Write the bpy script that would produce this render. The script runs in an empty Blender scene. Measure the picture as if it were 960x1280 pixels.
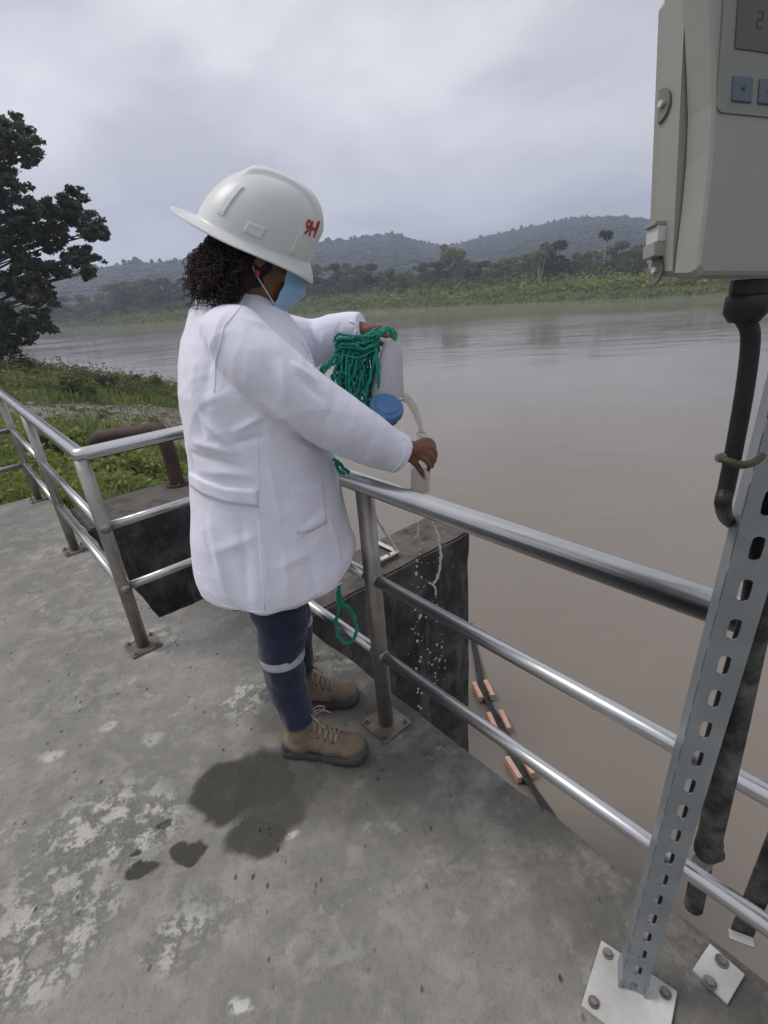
import bpy, bmesh, math, random
import numpy as np
from mathutils import Vector, Matrix, noise
from mathutils.bvhtree import BVHTree
rnd = random.Random(7)
SC = bpy.context.scene
COL = SC.collection
R = math.radians

# ------------------------------------------------------------------ camera
CAM_H, PITCH, ROLL, FPX = 1.5, R(24.05), R(-4.4), 615.0
cam_d = bpy.data.cameras.new('camera')
cam_d.sensor_fit = 'VERTICAL'
cam_d.sensor_height = 36.0
cam_d.lens = 36.0 * FPX / 1280.0
cam_d.clip_start = 0.02
cam_d.clip_end = 6000
cam = bpy.data.objects.new('camera', cam_d)
COL.objects.link(cam)
_cr, _sr = math.cos(ROLL), math.sin(ROLL)
_up0 = Vector((0, math.sin(PITCH), math.cos(PITCH)))
_bk = Vector((0, -math.cos(PITCH), math.sin(PITCH)))
_rt = Vector((1, 0, 0)) * _cr + _up0 * _sr
_up = Vector((-1, 0, 0)) * _sr + _up0 * _cr
cam.matrix_world = Matrix(((_rt.x, _up.x, _bk.x, 0), (_rt.y, _up.y, _bk.y, 0),
                           (_rt.z, _up.z, _bk.z, CAM_H), (0, 0, 0, 1)))
SC.camera = cam

# ------------------------------------------------------------------ light
SUN_EL, SUN_AZ = R(55), R(-80)       # azimuth from +Y towards +X
w = bpy.data.worlds.new("World"); SC.world = w; w.use_nodes = True
nt = w.node_tree; nt.nodes.clear()
def N(nt, t, **k):
    n = nt.nodes.new(t)
    for a, v in k.items(): setattr(n, a, v)
    return n
out = N(nt, 'ShaderNodeOutputWorld'); bg = N(nt, 'ShaderNodeBackground')
bg.inputs['Strength'].default_value = 0.1
sky = N(nt, 'ShaderNodeTexSky', sky_type='NISHITA', sun_disc=False)
sky.sun_elevation = SUN_EL; sky.sun_rotation = SUN_AZ
tc = N(nt, 'ShaderNodeTexCoord'); sp = N(nt, 'ShaderNodeSeparateXYZ')
nt.links.new(tc.outputs['Generated'], sp.inputs[0])
zz = N(nt, 'ShaderNodeMath', operation='MAXIMUM'); nt.links.new(sp.outputs['Z'], zz.inputs[0]); zz.inputs[1].default_value = 0.0
za = N(nt, 'ShaderNodeMath', operation='ADD'); nt.links.new(zz.outputs[0], za.inputs[0]); za.inputs[1].default_value = 0.16
cxy = N(nt, 'ShaderNodeVectorMath', operation='DIVIDE')
cmb = N(nt, 'ShaderNodeCombineXYZ')
for i in range(3): nt.links.new(za.outputs[0], cmb.inputs[i])
nt.links.new(tc.outputs['Generated'], cxy.inputs[0]); nt.links.new(cmb.outputs[0], cxy.inputs[1])
nz = N(nt, 'ShaderNodeTexNoise'); nz.inputs['Scale'].default_value = 1.05; nz.inputs['Detail'].default_value = 6
nz.inputs['Roughness'].default_value = 0.52; nz.inputs['Distortion'].default_value = 0.35
mp = N(nt, 'ShaderNodeMapping'); mp.inputs['Location'].default_value = (2.3, 5.1, 0); mp.inputs['Scale'].default_value = (1, .75, .2)
nt.links.new(cxy.outputs[0], mp.inputs[0]); nt.links.new(mp.outputs[0], nz.inputs['Vector'])
cr = N(nt, 'ShaderNodeValToRGB'); nt.links.new(nz.outputs['Fac'], cr.inputs[0])
cr.color_ramp.elements[0].position = .38; cr.color_ramp.elements[0].color = (3.45, 3.38, 3.6, 1)
cr.color_ramp.elements[1].position = .62; cr.color_ramp.elements[1].color = (5.7, 5.55, 5.75, 1)
# brighter veil of cloud round the sun's side
sd = N(nt, 'ShaderNodeVectorMath', operation='DOT_PRODUCT')
SUNV = Vector((math.sin(SUN_AZ)*math.cos(SUN_EL), math.cos(SUN_AZ)*math.cos(SUN_EL), math.sin(SUN_EL)))
lowv = Vector((math.sin(R(-32)), math.cos(R(-32)), .12)).normalized()
sd.inputs[1].default_value = lowv
nt.links.new(tc.outputs['Generated'], sd.inputs[0])
mr = N(nt, 'ShaderNodeMapRange'); nt.links.new(sd.outputs['Value'], mr.inputs[0])
mr.inputs[1].default_value = .35; mr.inputs[2].default_value = 1.0; mr.inputs[3].default_value = 0.92; mr.inputs[4].default_value = 1.25
mul = N(nt, 'ShaderNodeVectorMath', operation='SCALE')
nt.links.new(cr.outputs[0], mul.inputs[0]); nt.links.new(mr.outputs[0], mul.inputs['Scale'])
mx = N(nt, 'ShaderNodeMix', data_type='RGBA'); mx.inputs[0].default_value = .96
nt.links.new(sky.outputs[0], mx.inputs[6]); nt.links.new(mul.outputs[0], mx.inputs[7])
nt.links.new(mx.outputs[2], bg.inputs['Color']); nt.links.new(bg.outputs[0], out.inputs['Surface'])

sun_d = bpy.data.lights.new('sun', 'SUN'); sun_d.energy = 1.1; sun_d.angle = R(18); sun_d.color = (1.0, .97, .93)
sun = bpy.data.objects.new('sun', sun_d); COL.objects.link(sun)
sun.rotation_euler = (-SUNV).to_track_quat('-Z', 'Y').to_euler()
SC.view_settings.view_transform = 'Standard'; SC.view_settings.look = 'None'
SC.view_settings.exposure = 0.72; SC.view_settings.gamma = 1.0
SC.cycles.volume_bounces = 1; SC.cycles.max_bounces = 8
SC.cycles.caustics_reflective = False; SC.cycles.caustics_refractive = False

# ------------------------------------------------------------------ sight-line helpers (photo pixel -> point of the place)
EYE = Vector((0, 0, CAM_H))
def ray(x, y): return _rt*((x-480)/FPX) - _up*((y-640)/FPX) - _bk
def onz(x, y, z=0.0):
    d = ray(x, y); return EYE + d*((z-CAM_H)/d.z)
def ony(x, y, Y):
    d = ray(x, y); return EYE + d*(Y/d.y)
GA = R(-50)
U = Vector((math.cos(GA), math.sin(GA), 0)); V = Vector((-U.y, U.x, 0))
def uv(u, v, z=0.0): return U*u + V*v + Vector((0, 0, z))
WZ = -3.2

# ------------------------------------------------------------------ materials
def mat(name, col=(.5,.5,.5), rough=.6, metal=0., spec=.5, trans=0., **k):
    m = bpy.data.materials.new(name); m.use_nodes = True
    b = m.node_tree.nodes['Principled BSDF']
    b.inputs['Base Color'].default_value = (*col, 1); b.inputs['Roughness'].default_value = rough
    b.inputs['Metallic'].default_value = metal; b.inputs['Specular IOR Level'].default_value = spec
    b.inputs['Transmission Weight'].default_value = trans
    for a, v in k.items(): b.inputs[a.replace('_', ' ')].default_value = v
    return m
class NB:
    """small node-building helper"""
    def __init__(s, m):
        s.m = m; s.t = m.node_tree; s.b = s.t.nodes['Principled BSDF']
        s.co = s.n('ShaderNodeTexCoord').outputs['Object']
    def n(s, t, **k): return N(s.t, t, **k)
    def l(s, a, b): s.t.links.new(a, b)
    def put(s, sock, v):
        if isinstance(v, bpy.types.NodeSocket): s.l(v, sock)
        else: sock.default_value = v
    def noise(s, scale, detail=4, rough=.55, vec=None, dist=0., out='Fac'):
        n = s.n('ShaderNodeTexNoise'); n.inputs['Scale'].default_value = scale; n.inputs['Detail'].default_value = detail
        n.inputs['Roughness'].default_value = rough; n.inputs['Distortion'].default_value = dist
        s.l(vec or s.co, n.inputs['Vector']); return n.outputs[out]
    def mapv(s, scale=(1,1,1), loc=(0,0,0), rot=(0,0,0), vec=None):
        n = s.n('ShaderNodeMapping'); n.inputs['Scale'].default_value = scale; n.inputs['Location'].default_value = loc
        n.inputs['Rotation'].default_value = rot; s.l(vec or s.co, n.inputs[0]); return n.outputs[0]
    def ramp(s, fac, stops):
        n = s.n('ShaderNodeValToRGB'); s.l(fac, n.inputs[0]); e = n.color_ramp.elements
        while len(e) < len(stops): e.new(.5)
        for i, (p, c) in enumerate(stops):
            e[i].position = p; e[i].color = (c, c, c, 1) if isinstance(c, (int, float)) else (*c, 1)
        return n.outputs[0]
    def rng(s, v, a, b, c=0., d=1., smooth=True):
        n = s.n('ShaderNodeMapRange'); s.l(v, n.inputs[0])
        if smooth: n.interpolation_type = 'SMOOTHSTEP'
        for i, q in enumerate((a, b, c, d)): n.inputs[i+1].default_value = q
        return n.outputs[0]
    def math(s, op, a, b=0.):
        n = s.n('ShaderNodeMath', operation=op); s.put(n.inputs[0], a); s.put(n.inputs[1], b); return n.outputs[0]
    def vmath(s, op, a, b=(0,0,0)):
        n = s.n('ShaderNodeVectorMath', operation=op); s.put(n.inputs[0], a); s.put(n.inputs[1], b); return n
    def mix(s, f, a, b, mode='MIX'):
        n = s.n('ShaderNodeMix', data_type='RGBA', blend_type=mode); s.put(n.inputs[0], f)
        for i, q in ((6, a), (7, b)):
            s.put(n.inputs[i], q if isinstance(q, bpy.types.NodeSocket) else (*q, 1))
        return n.outputs[2]
    def bump(s, h, strength=.3, dist=.01, nrm=None):
        n = s.n('ShaderNodeBump'); n.inputs['Strength'].default_value = strength; n.inputs['Distance'].default_value = dist
        s.l(h, n.inputs['Height'])
        if nrm: s.l(nrm, n.inputs['Normal'])
        return n.outputs[0]
    def set(s, **k):
        for a, v in k.items(): s.put(s.b.inputs[a.replace('_', ' ')], v)
        return s.m

def mottled(name, c1, c2, scale=3., rough=.7, bump=.2, bscale=40., bdist=.004, metal=0., spec=.4, lo=.35, hi=.65):
    q = NB(mat(name, c1, rough, metal, spec))
    f = q.ramp(q.noise(scale, 6, .6), [(lo, 0.), (hi, 1.)])
    q.set(Base_Color=q.mix(f, c1, c2))
    if bump: q.set(Normal=q.bump(q.noise(bscale, 4, .6), bump, bdist))
    return q.m

# ---- concrete deck with its own stains
def concrete_deck():
    q = NB(mat('deck_concrete', rough=.85, spec=.3))
    warp = q.vmath('SUBTRACT', q.noise(7, 4, .6, out='Color'), (.5,.5,.5)).outputs[0]
    sc = q.vmath('SCALE', warp); sc.inputs['Scale'].default_value = .11
    pos = q.vmath('ADD', q.co, sc.outputs[0]).outputs[0]
    def spot(px, py, rx, ry, soft=.25):
        soft = soft*.9 if rx > 25 else soft
        c = onz(px, py); ax = abs((onz(px+rx, py)-c).x) or .01
        ay = (onz(px, py-ry)-onz(px, py+ry)).y/2
        d = q.vmath('SUBTRACT', pos, (c.x, c.y, 0)).outputs[0]
        d = q.vmath('MULTIPLY', d, (1/ax, 1/ay, 0)).outputs[0]
        return q.rng(q.vmath('LENGTH', d).outputs['Value'], 1-soft, 1+soft, 1., 0.)
    def total(lst):
        r = None
        for a in lst:
            v = q.math('MULTIPLY', spot(*a[:5]), a[5] if len(a) > 5 else 1.)
            r = v if r is None else q.math('MAXIMUM', r, v)
        return r
    wet = total([(283,985,44,40,.16,1), (330,1005,42,34,.3,.85), (322,1048,40,28,.22,.95), (325,975,46,42,.25,.97), (365,975,46,44,.3,.8), (345,1012,42,36,.3,.9), (390,945,46,24,.5,.7),
                 (237,1064,23,15,.12,1), (182,1088,20,12,.12,1), (204,1028,9,7,.2,.9), (167,1070,6,5,.2,.9),
                 (450,985,100,50,.6,.6), (410,890,60,50,.6,.5), (500,880,90,50,.6,.6), (560,930,70,40,.6,.5), (560,1010,110,60,.7,.35), (365,880,50,45,.4,.5)])
    pale = total([(140,1035,80,50,.45,1), (70,1110,60,60,.6,.8), (40,1190,75,75,.6,1), (225,1175,45,38,.45,.9), (110,1130,50,30,.5,.7), (310,872,38,22,.35,.9), (165,990,40,22,.5,.6),
                  (250,1150,70,50,.7,.4), (545,942,24,12,.4,.9), (125,770,60,22,.6,.35), (420,825,26,12,.4,.8), (120,870,70,30,.7,.25), (190,800,30,18,.5,.8), (75,690,40,10,.5,.5), (400,1190,60,30,.6,.3),(560,1090,80,30,.7,.3)])
    n1 = q.noise(1.3, 8, .62); n2 = q.noise(9, 8, .65); n3 = q.noise(120, 3, .6)
    base = q.mix(q.rng(n1, .4, .6), (.205,.198,.18), (.27,.26,.237))
    base = q.mix(q.math('MULTIPLY', q.rng(n2, .46, .66), .6), base, (.35,.335,.295), 'MIX')
    base = q.mix(q.math('MULTIPLY', q.rng(q.noise(34, 8, .75), .48, .66), .38), base, (.14,.132,.118))
    pm = q.math('MULTIPLY', pale, q.rng(q.noise(13, 9, .75), .42, .55))
    base = q.mix(q.math('MULTIPLY', pm, .85), base, (.50,.485,.42))
    # small white flakes of lime and paint
    fl = q.math('MULTIPLY', q.rng(q.noise(11, 5, .7, vec=q.mapv(loc=(4.2,1.7,0))), .60, .63), q.rng(q.noise(2.2, 3, .5, vec=q.mapv(loc=(9,2,0))), .48, .56))
    fl2 = total([(365,1048,9,5,.5,1), (300,1250,13,9,.5,1), (352,835,8,5,.5,.9), (62,945,12,7,.5,.7), (140,908,10,5,.5,.7), (190,925,14,9,.5,.5)])
    fl2 = q.math('MULTIPLY', fl2, q.rng(q.noise(45, 4, .7), .36, .5))
    base = q.mix(q.math('MAXIMUM', q.math('MULTIPLY', fl, .35), fl2), base, (.55,.54,.48))
    # dark pits and grit, denser towards the river edge
    vo = q.n('ShaderNodeTexVoronoi'); vo.inputs['Scale'].default_value = 26; q.l(q.mapv((1,.6,1), rot=(0,0,.9)), vo.inputs['Vector'])
    pit = q.math('MULTIPLY', q.rng(vo.outputs['Distance'], .05, .17, 1., 0.), q.rng(q.noise(4, 3, .6), .46, .56))
    base = q.mix(q.math('MULTIPLY', pit, .8), base, (.05,.045,.04))
    vo2 = q.n('ShaderNodeTexVoronoi'); vo2.inputs['Scale'].default_value = 70; q.l(q.mapv((1,1,.1)), vo2.inputs['Vector'])
    pit2 = q.math('MULTIPLY', q.rng(vo2.outputs['Distance'], .06, .2, 1., 0.), q.rng(q.noise(3, 3, .6, vec=q.mapv(loc=(1,5,0))), .5, .6))
    base = q.mix(q.math('MULTIPLY', pit2, .45), base, (.07,.06,.05))
    # river-side grime: v coordinate
    vdot = q.vmath('DOT_PRODUCT', pos, tuple(V)).outputs['Value']
    grime = q.math('MULTIPLY', q.rng(vdot, .45, .95), q.rng(q.noise(3.2, 7, .75), .36, .56))
    base = q.mix(q.math('MULTIPLY', grime, .72), base, (.065,.06,.05))
    wetn = q.math('MULTIPLY', wet, q.rng(q.noise(5, 5, .6), .1, .5, .75, 1.))
    base = q.mix(q.math('MULTIPLY', wetn, .93), base, (.040,.036,.027))
    h = q.math('ADD', q.math('MULTIPLY', n2, 1.), q.math('MULTIPLY', n3, .35))
    h = q.math('SUBTRACT', h, q.math('MULTIPLY', pit, .6))
    h = q.math('ADD', h, q.math('MULTIPLY', pm, .5))
    return q.set(Base_Color=base, Roughness=q.rng(wetn, 0, 1, .88, .66), Normal=q.bump(h, .9, .010))
def mold_wall(name='mold_concrete', dark=(.036,.034,.037), mid=(.085,.08,.078)):
    q = NB(mat(name, rough=.8, spec=.3))
    st = q.mapv((6,6,.9))
    a = q.noise(1.2, 7, .65, vec=st); b = q.noise(6, 8, .7)
    c = q.mix(q.rng(b, .42, .66), dark, mid)
    c = q.mix(q.math('MULTIPLY', q.rng(q.noise(2.6, 7, .7, vec=q.mapv(loc=(7,1,4))), .48, .62), .55), c, (.15,.14,.125))
    c = q.mix(q.math('MULTIPLY', q.rng(a, .52, .66), .6), c, (.17,.16,.14))
    c = q.mix(q.math('MULTIPLY', q.rng(q.noise(3.4, 6, .7, vec=q.mapv(loc=(1,9,2))), .54, .66), .5), c, (.05,.058,.028))
    vo = q.n('ShaderNodeTexVoronoi'); vo.inputs['Scale'].default_value = 34; q.l(q.mapv((1,1,.6)), vo.inputs['Vector'])
    sp = q.math('MULTIPLY', q.rng(vo.outputs['Distance'], .08, .2, 1., 0.), q.rng(q.noise(5, 4, .6, vec=q.mapv((1,1,.35))), .54, .6))
    c = q.mix(q.math('MULTIPLY', sp, .7), c, (.33,.31,.25))
    pt = q.math('MULTIPLY', q.rng(q.noise(9, 6, .75, vec=q.mapv(loc=(3,3,3))), .6, .66), .5)
    c = q.mix(pt, c, (.20,.19,.165))
    # algae and silt on faces that look up
    ge = q.n('ShaderNodeNewGeometry'); nz_ = q.n('ShaderNodeSeparateXYZ'); q.l(ge.outputs['Normal'], nz_.inputs[0])
    top = q.math('MULTIPLY', q.rng(nz_.outputs['Z'], .6, .9), q.rng(q.noise(10, 6, .7), .3, .6))
    c = q.mix(q.math('MULTIPLY', top, .8), c, (.15,.13,.11))
    return q.set(Base_Color=c, Normal=q.bump(q.math('ADD', b, q.math('MULTIPLY', q.noise(40, 5, .7), .4)), .9, .018))
def steel():
    q = NB(mat('stainless_steel', (.62,.62,.63), .27, 1.))
    n = q.noise(3, 6, .7); g = q.noise(220, 2, .5, vec=q.mapv((1,1,1)))
    q.set(Base_Color=q.mix(q.rng(n, .35, .7), (.60,.60,.61), (.52,.515,.51)), Roughness=q.rng(q.noise(1.5, 2, .5), .3, .7, .26, .31))
    return q.m
M = {}
M['deck'] = concrete_deck()
M['mold'] = mold_wall()
M['steel'] = steel()
M['post_steel'] = mottled('dull_post_steel', (.40,.385,.36), (.27,.25,.225), 9, .4, .05, 60, .001, metal=.8)
M['plate'] = mottled('base_plate_steel', (.20,.19,.17), (.10,.08,.06), 14, .55, .2, 90, .002, metal=.4)
M['galv'] = mottled('galvanised_steel', (.25,.27,.285), (.34,.36,.375), 7, .5, .12, 50, .0015, metal=.45)
M['galv_dirty'] = mottled('weathered_dark_pipe', (.035,.033,.03), (.17,.165,.15), 18, .8, .5, 60, .004, lo=.4, hi=.68)
M['zinc_plate'] = mottled('zinc_plate', (.62,.62,.59), (.45,.44,.41), 9, .5, .2, 60, .002, metal=.15)
M['bolt'] = mottled('bolt_head', (.30,.29,.27), (.16,.14,.12), 30, .5, 0, metal=.6)
M['rust'] = mottled('rusty_pipe', (.085,.05,.04), (.055,.04,.036), 8, .75, .4, 40, .004)
M['white_paint'] = mottled('chipped_white_paint', (.62,.61,.57), (.4,.38,.33), 12, .6, .2, 50, .002, lo=.45, hi=.75)
M['case'] = mottled('grey_case_plastic', (.31,.305,.275), (.285,.28,.252), 4, .42, .12, 260, .0008, spec=.4)
M['keypad'] = mottled('keypad_film', (.215,.225,.195), (.2,.212,.185), 4, .4, 0)
M['button'] = mottled('key_button', (.10,.125,.155), (.09,.115,.145), 6, .45, 0)
M['lcd'] = mottled('display_window', (.072,.068,.058), (.06,.057,.05), 3, .25, 0)
M['ink'] = mat('dark_print', (.03,.035,.05), .6)
M['black'] = mottled('black_plastic', (.012,.012,.013), (.022,.021,.02), 20, .45, .2, 80, .002)
M['brass'] = mottled('olive_wire', (.09,.08,.035), (.05,.045,.03), 30, .5, .1, metal=.3)
# cloth
def cloth(name, c1, c2, weave=900, bump=.15):
    q = NB(mat(name, c1, .85, spec=.25)); q.b.inputs['Sheen Weight'].default_value = .25
    f = q.noise(5, 5, .6)
    wv = q.n('ShaderNodeTexWave'); wv.inputs['Scale'].default_value = weave/10; q.l(q.co, wv.inputs[0])
    h = q.math('ADD', q.math('MULTIPLY', q.noise(24, 5, .6), 1.), q.math('MULTIPLY', wv.outputs['Fac'], .05))
    return q.set(Base_Color=q.mix(q.rng(f, .35, .7), c1, c2), Normal=q.bump(h, bump, .006))
M['coat'] = cloth('white_cotton', (.86,.855,.96), (.81,.80,.92), 900, .22)
M['coat_seam'] = cloth('white_cotton_hem', (.88,.87,.96), (.82,.81,.92), 900, .3)
M['navy'] = cloth('navy_denim', (.010,.014,.042), (.018,.024,.062), 1400, .5)
M['band'] = mottled('reflective_band', (.55,.56,.62), (.42,.43,.48), 40, .35, .2, 200, .001, metal=.2)
M['skin'] = mottled('brown_skin', (.21,.10,.058), (.155,.072,.042), 14, .5, .15, 220, .0008)
M['skin'].node_tree.nodes['Principled BSDF'].inputs['Subsurface Weight'].default_value = .06
M['skin'].node_tree.nodes['Principled BSDF'].inputs['Subsurface Radius'].default_value = (.01, .004, .002)
M['hair'] = mottled('dark_curly_hair', (.018,.011,.012), (.038,.022,.022), 30, .75, 0)
M['hat'] = mottled('white_hat_shell', (.73,.745,.73), (.68,.695,.68), 6, .38, .03, 60, .001, spec=.5)
M['red'] = mat('red_print', (.42,.025,.03), .5)
M['mask'] = cloth('blue_mask_fabric', (.34,.55,.74), (.30,.50,.70), 600, .3)
M['strap'] = mat('mask_strap', (.7,.7,.72), .7)
M['earring'] = mat('red_earring', (.45,.04,.08), .3)
M['suede'] = mottled('tan_suede', (.235,.18,.122), (.15,.115,.08), 11, .9, .5, 160, .002)
M['sole'] = mottled('grey_rubber', (.055,.052,.055), (.08,.076,.078), 12, .7, .3, 60, .002)
M['lace'] = mottled('tan_lace', (.42,.34,.26), (.28,.22,.16), 90, .85, .3, 200, .001)
M['rope'] = mottled('green_rope_fibre', (.014,.25,.17), (.03,.36,.26), 40, .7, .4, 260, .002)
M['blue'] = mottled('blue_cap_plastic', (.055,.15,.33), (.08,.2,.4), 14, .4, .1)
M['brown_cup'] = mottled('brown_lower_cup', (.10,.068,.06), (.06,.045,.045), 10, .4, .1)
def translucent(name, col, alpha_t=.5, rough=.25, tl_=.45):
    m = bpy.data.materials.new(name); m.use_nodes = True; t = m.node_tree; t.nodes.clear()
    o = N(t, 'ShaderNodeOutputMaterial'); p = N(t, 'ShaderNodeBsdfPrincipled'); tr = N(t, 'ShaderNodeBsdfTransparent')
    tl = N(t, 'ShaderNodeBsdfTranslucent'); a = N(t, 'ShaderNodeMixShader'); b = N(t, 'ShaderNodeMixShader')
    nn = N(t, 'ShaderNodeTexNoise'); nn.inputs['Scale'].default_value = 30; mx = N(t, 'ShaderNodeMix', data_type='RGBA')
    t.links.new(nn.outputs['Fac'], mx.inputs[0]); mx.inputs[6].default_value = (*col, 1); mx.inputs[7].default_value = (*[c*.88 for c in col], 1)
    t.links.new(mx.outputs[2], p.inputs['Base Color']); t.links.new(mx.outputs[2], tl.inputs['Color']); p.inputs['Roughness'].default_value = rough
    a.inputs[0].default_value = tl_; t.links.new(p.outputs[0], a.inputs[1]); t.links.new(tl.outputs[0], a.inputs[2])
    b.inputs[0].default_value = alpha_t; t.links.new(a.outputs[0], b.inputs[1]); t.links.new(tr.outputs[0], b.inputs[2])
    t.links.new(b.outputs[0], o.inputs[0]); return m
M['milky'] = translucent('milky_plastic', (.95,.94,.97), .03, .3, .35)
M['clear'] = translucent('clear_bottle_plastic', (.85,.86,.86), .78, .08)
M['river_sample'] = translucent('poured_river_water', (.66,.60,.45), .55, .05)
M['drops'] = translucent('splash_water', (.82,.77,.66), .3, .1)
# ground and plants
def leafmat(name, c1, c2, scale=1.2, trans=.35):
    m = bpy.data.materials.new(name); m.use_nodes = True; t = m.node_tree; t.nodes.clear()
    o = N(t, 'ShaderNodeOutputMaterial'); p = N(t, 'ShaderNodeBsdfPrincipled'); tl = N(t, 'ShaderNodeBsdfTranslucent'); a = N(t, 'ShaderNodeMixShader')
    g = N(t, 'ShaderNodeNewGeometry'); tcx = N(t, 'ShaderNodeTexCoord'); nn = N(t, 'ShaderNodeTexNoise'); nn.inputs['Scale'].default_value = scale
    t.links.new(tcx.outputs['Object'], nn.inputs['Vector'])
    ad = N(t, 'ShaderNodeMath', operation='ADD'); ml = N(t, 'ShaderNodeMath', operation='MULTIPLY'); ml.inputs[1].default_value = .5
    t.links.new(g.outputs['Random Per Island'], ml.inputs[0]); t.links.new(ml.outputs[0], ad.inputs[0]); t.links.new(nn.outputs['Fac'], ad.inputs[1])
    mr = N(t, 'ShaderNodeMapRange'); mr.inputs[1].default_value = .4; mr.inputs[2].default_value = 1.1; t.links.new(ad.outputs[0], mr.inputs[0])
    mx = N(t, 'ShaderNodeMix', data_type='RGBA'); t.links.new(mr.outputs[0], mx.inputs[0]); mx.inputs[6].default_value = (*c1, 1); mx.inputs[7].default_value = (*c2, 1)
    t.links.new(mx.outputs[2], p.inputs['Base Color']); t.links.new(mx.outputs[2], tl.inputs[0]); p.inputs['Roughness'].default_value = .6
    p.inputs['Specular IOR Level'].default_value = .3
    a.inputs[0].default_value = trans; t.links.new(p.outputs[0], a.inputs[1]); t.links.new(tl.outputs[0], a.inputs[2]); t.links.new(a.outputs[0], o.inputs[0]); return m
M['leaf_near'] = leafmat('dark_tree_leaves', (.085,.10,.075), (.15,.165,.12), .5, .5)
M['leaf_far'] = leafmat('far_tree_leaves', (.095,.13,.045), (.18,.215,.08), .12)
M['leaf_far2'] = leafmat('yellow_green_leaves', (.14,.16,.06), (.25,.26,.11), .12)
M['leaf_far3'] = leafmat('deep_green_leaves', (.05,.075,.032), (.09,.12,.05), .12)
M['bank_leaf'] = leafmat('bank_bush_leaves', (.16,.21,.055), (.32,.36,.11), .1)
M['grass'] = leafmat('grass_blades', (.16,.21,.07), (.36,.42,.16), .5, .5)
M['grass_dry'] = leafmat('dry_grass_blades', (.15,.16,.07), (.27,.26,.13), .5, .45)
M['bark'] = mottled('bark', (.07,.055,.042), (.035,.028,.022), 6, .9, .6, 20, .02)
M['pale_bark'] = mottled('pale_bark', (.38,.36,.32), (.25,.23,.2), 2, .9, .3, 10, .02)
M['forest'] = leafmat('forest_crowns', (.009,.016,.014), (.014,.022,.016), .02, .0)
SAND = onz(208, 528, -2.3); SRX, SRY = 3.9, 7.
def groundmat():
    q = NB(mat('ground_soil', rough=.95, spec=.15))
    n = q.noise(.35, 8, .65); m2 = q.noise(2.5, 8, .7)
    grass = q.mix(q.rng(m2, .35, .7), (.05,.075,.025), (.12,.155,.05))
    sand = q.mix(q.rng(q.noise(5, 8, .7), .3, .7), (.17,.155,.13), (.27,.25,.21))
    sep = q.n('ShaderNodeSeparateXYZ'); q.l(q.co, sep.inputs[0])
    # silt bar by the water: a patch of its own shape
    d = q.vmath('SUBTRACT', q.co, (*SAND.xy, 0)).outputs[0]
    d = q.vmath('MULTIPLY', d, (1/SRX, 1/SRY, 0)).outputs[0]
    s = q.rng(q.math('ADD', q.vmath('LENGTH', d).outputs['Value'], q.math('MULTIPLY', q.math('SUBTRACT', n, .5), 1.3)), .8, 1.05, 1., 0.)
    return q.set(Base_Color=q.mix(s, grass, sand), Normal=q.bump(m2, .6, .08))
M['ground'] = groundmat()
M['hill'] = mottled('forest_floor', (.010,.017,.014), (.014,.022,.016), .05, .95, 0)
def watermat():
    q = NB(mat('river_water_surface', (.115,.093,.068), .16, 0., .5)); q.b.inputs['IOR'].default_value = 1.33
    rp = (0, 0, R(-34))
    a = q.noise(1.6, 5, .6, vec=q.mapv((1,1.5,1), rot=rp)); b = q.noise(.22, 3, .5, vec=q.mapv((1,2.3,1), rot=rp), dist=.5); c = q.noise(.03, 3, .5, vec=q.mapv((1,1.6,1), rot=rp))
    h = q.math('ADD', q.math('MULTIPLY', a, .08), q.math('MULTIPLY', b, .5))
    calm = q.rng(c, .35, .65, .25, 1.)
    h = q.math('MULTIPLY', h, calm)
    col = q.mix(q.rng(q.noise(.12, 5, .6), .3, .7), (.195,.170,.143), (.220,.193,.164))
    return q.set(Base_Color=col, Roughness=q.rng(c, .3, .7, .07, .16), Normal=q.bump(h, .45, .32))
M['water'] = watermat()

# ------------------------------------------------------------------ mesh helpers
def link(name, me, m=None, parent=None, smooth=True):
    if isinstance(me, bmesh.types.BMesh):
        bm = me; me = bpy.data.meshes.new(name); bm.to_mesh(me); bm.free()
    if m and not me.materials: me.materials.append(m)
    o = bpy.data.objects.new(name, me); COL.objects.link(o)
    if smooth and len(me.polygons): me.polygons.foreach_set('use_smooth', [True]*len(me.polygons))
    if parent: o.parent = parent; o.matrix_parent_inverse = Matrix.Translation(-parent.location) if parent.parent is None and parent.type == 'EMPTY' else Matrix()
    return o
def tag(o, label=None, cat=None, group=None, kind=None):
    for k, v in (('label', label), ('category', cat), ('group', group), ('kind', kind)):
        if v: o[k] = v
    return o
def thing(name, label, cat, loc=(0,0,0), group=None):
    o = bpy.data.objects.new(name, None); COL.objects.link(o); o.location = loc; o.empty_display_size = .1
    return tag(o, label, cat, group)
def frame_of(d):
    d = d.normalized(); a = Vector((0,0,1)) if abs(d.z) < .9 else Vector((1,0,0))
    x = d.cross(a).normalized(); return x, d.cross(x).normalized()
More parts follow.
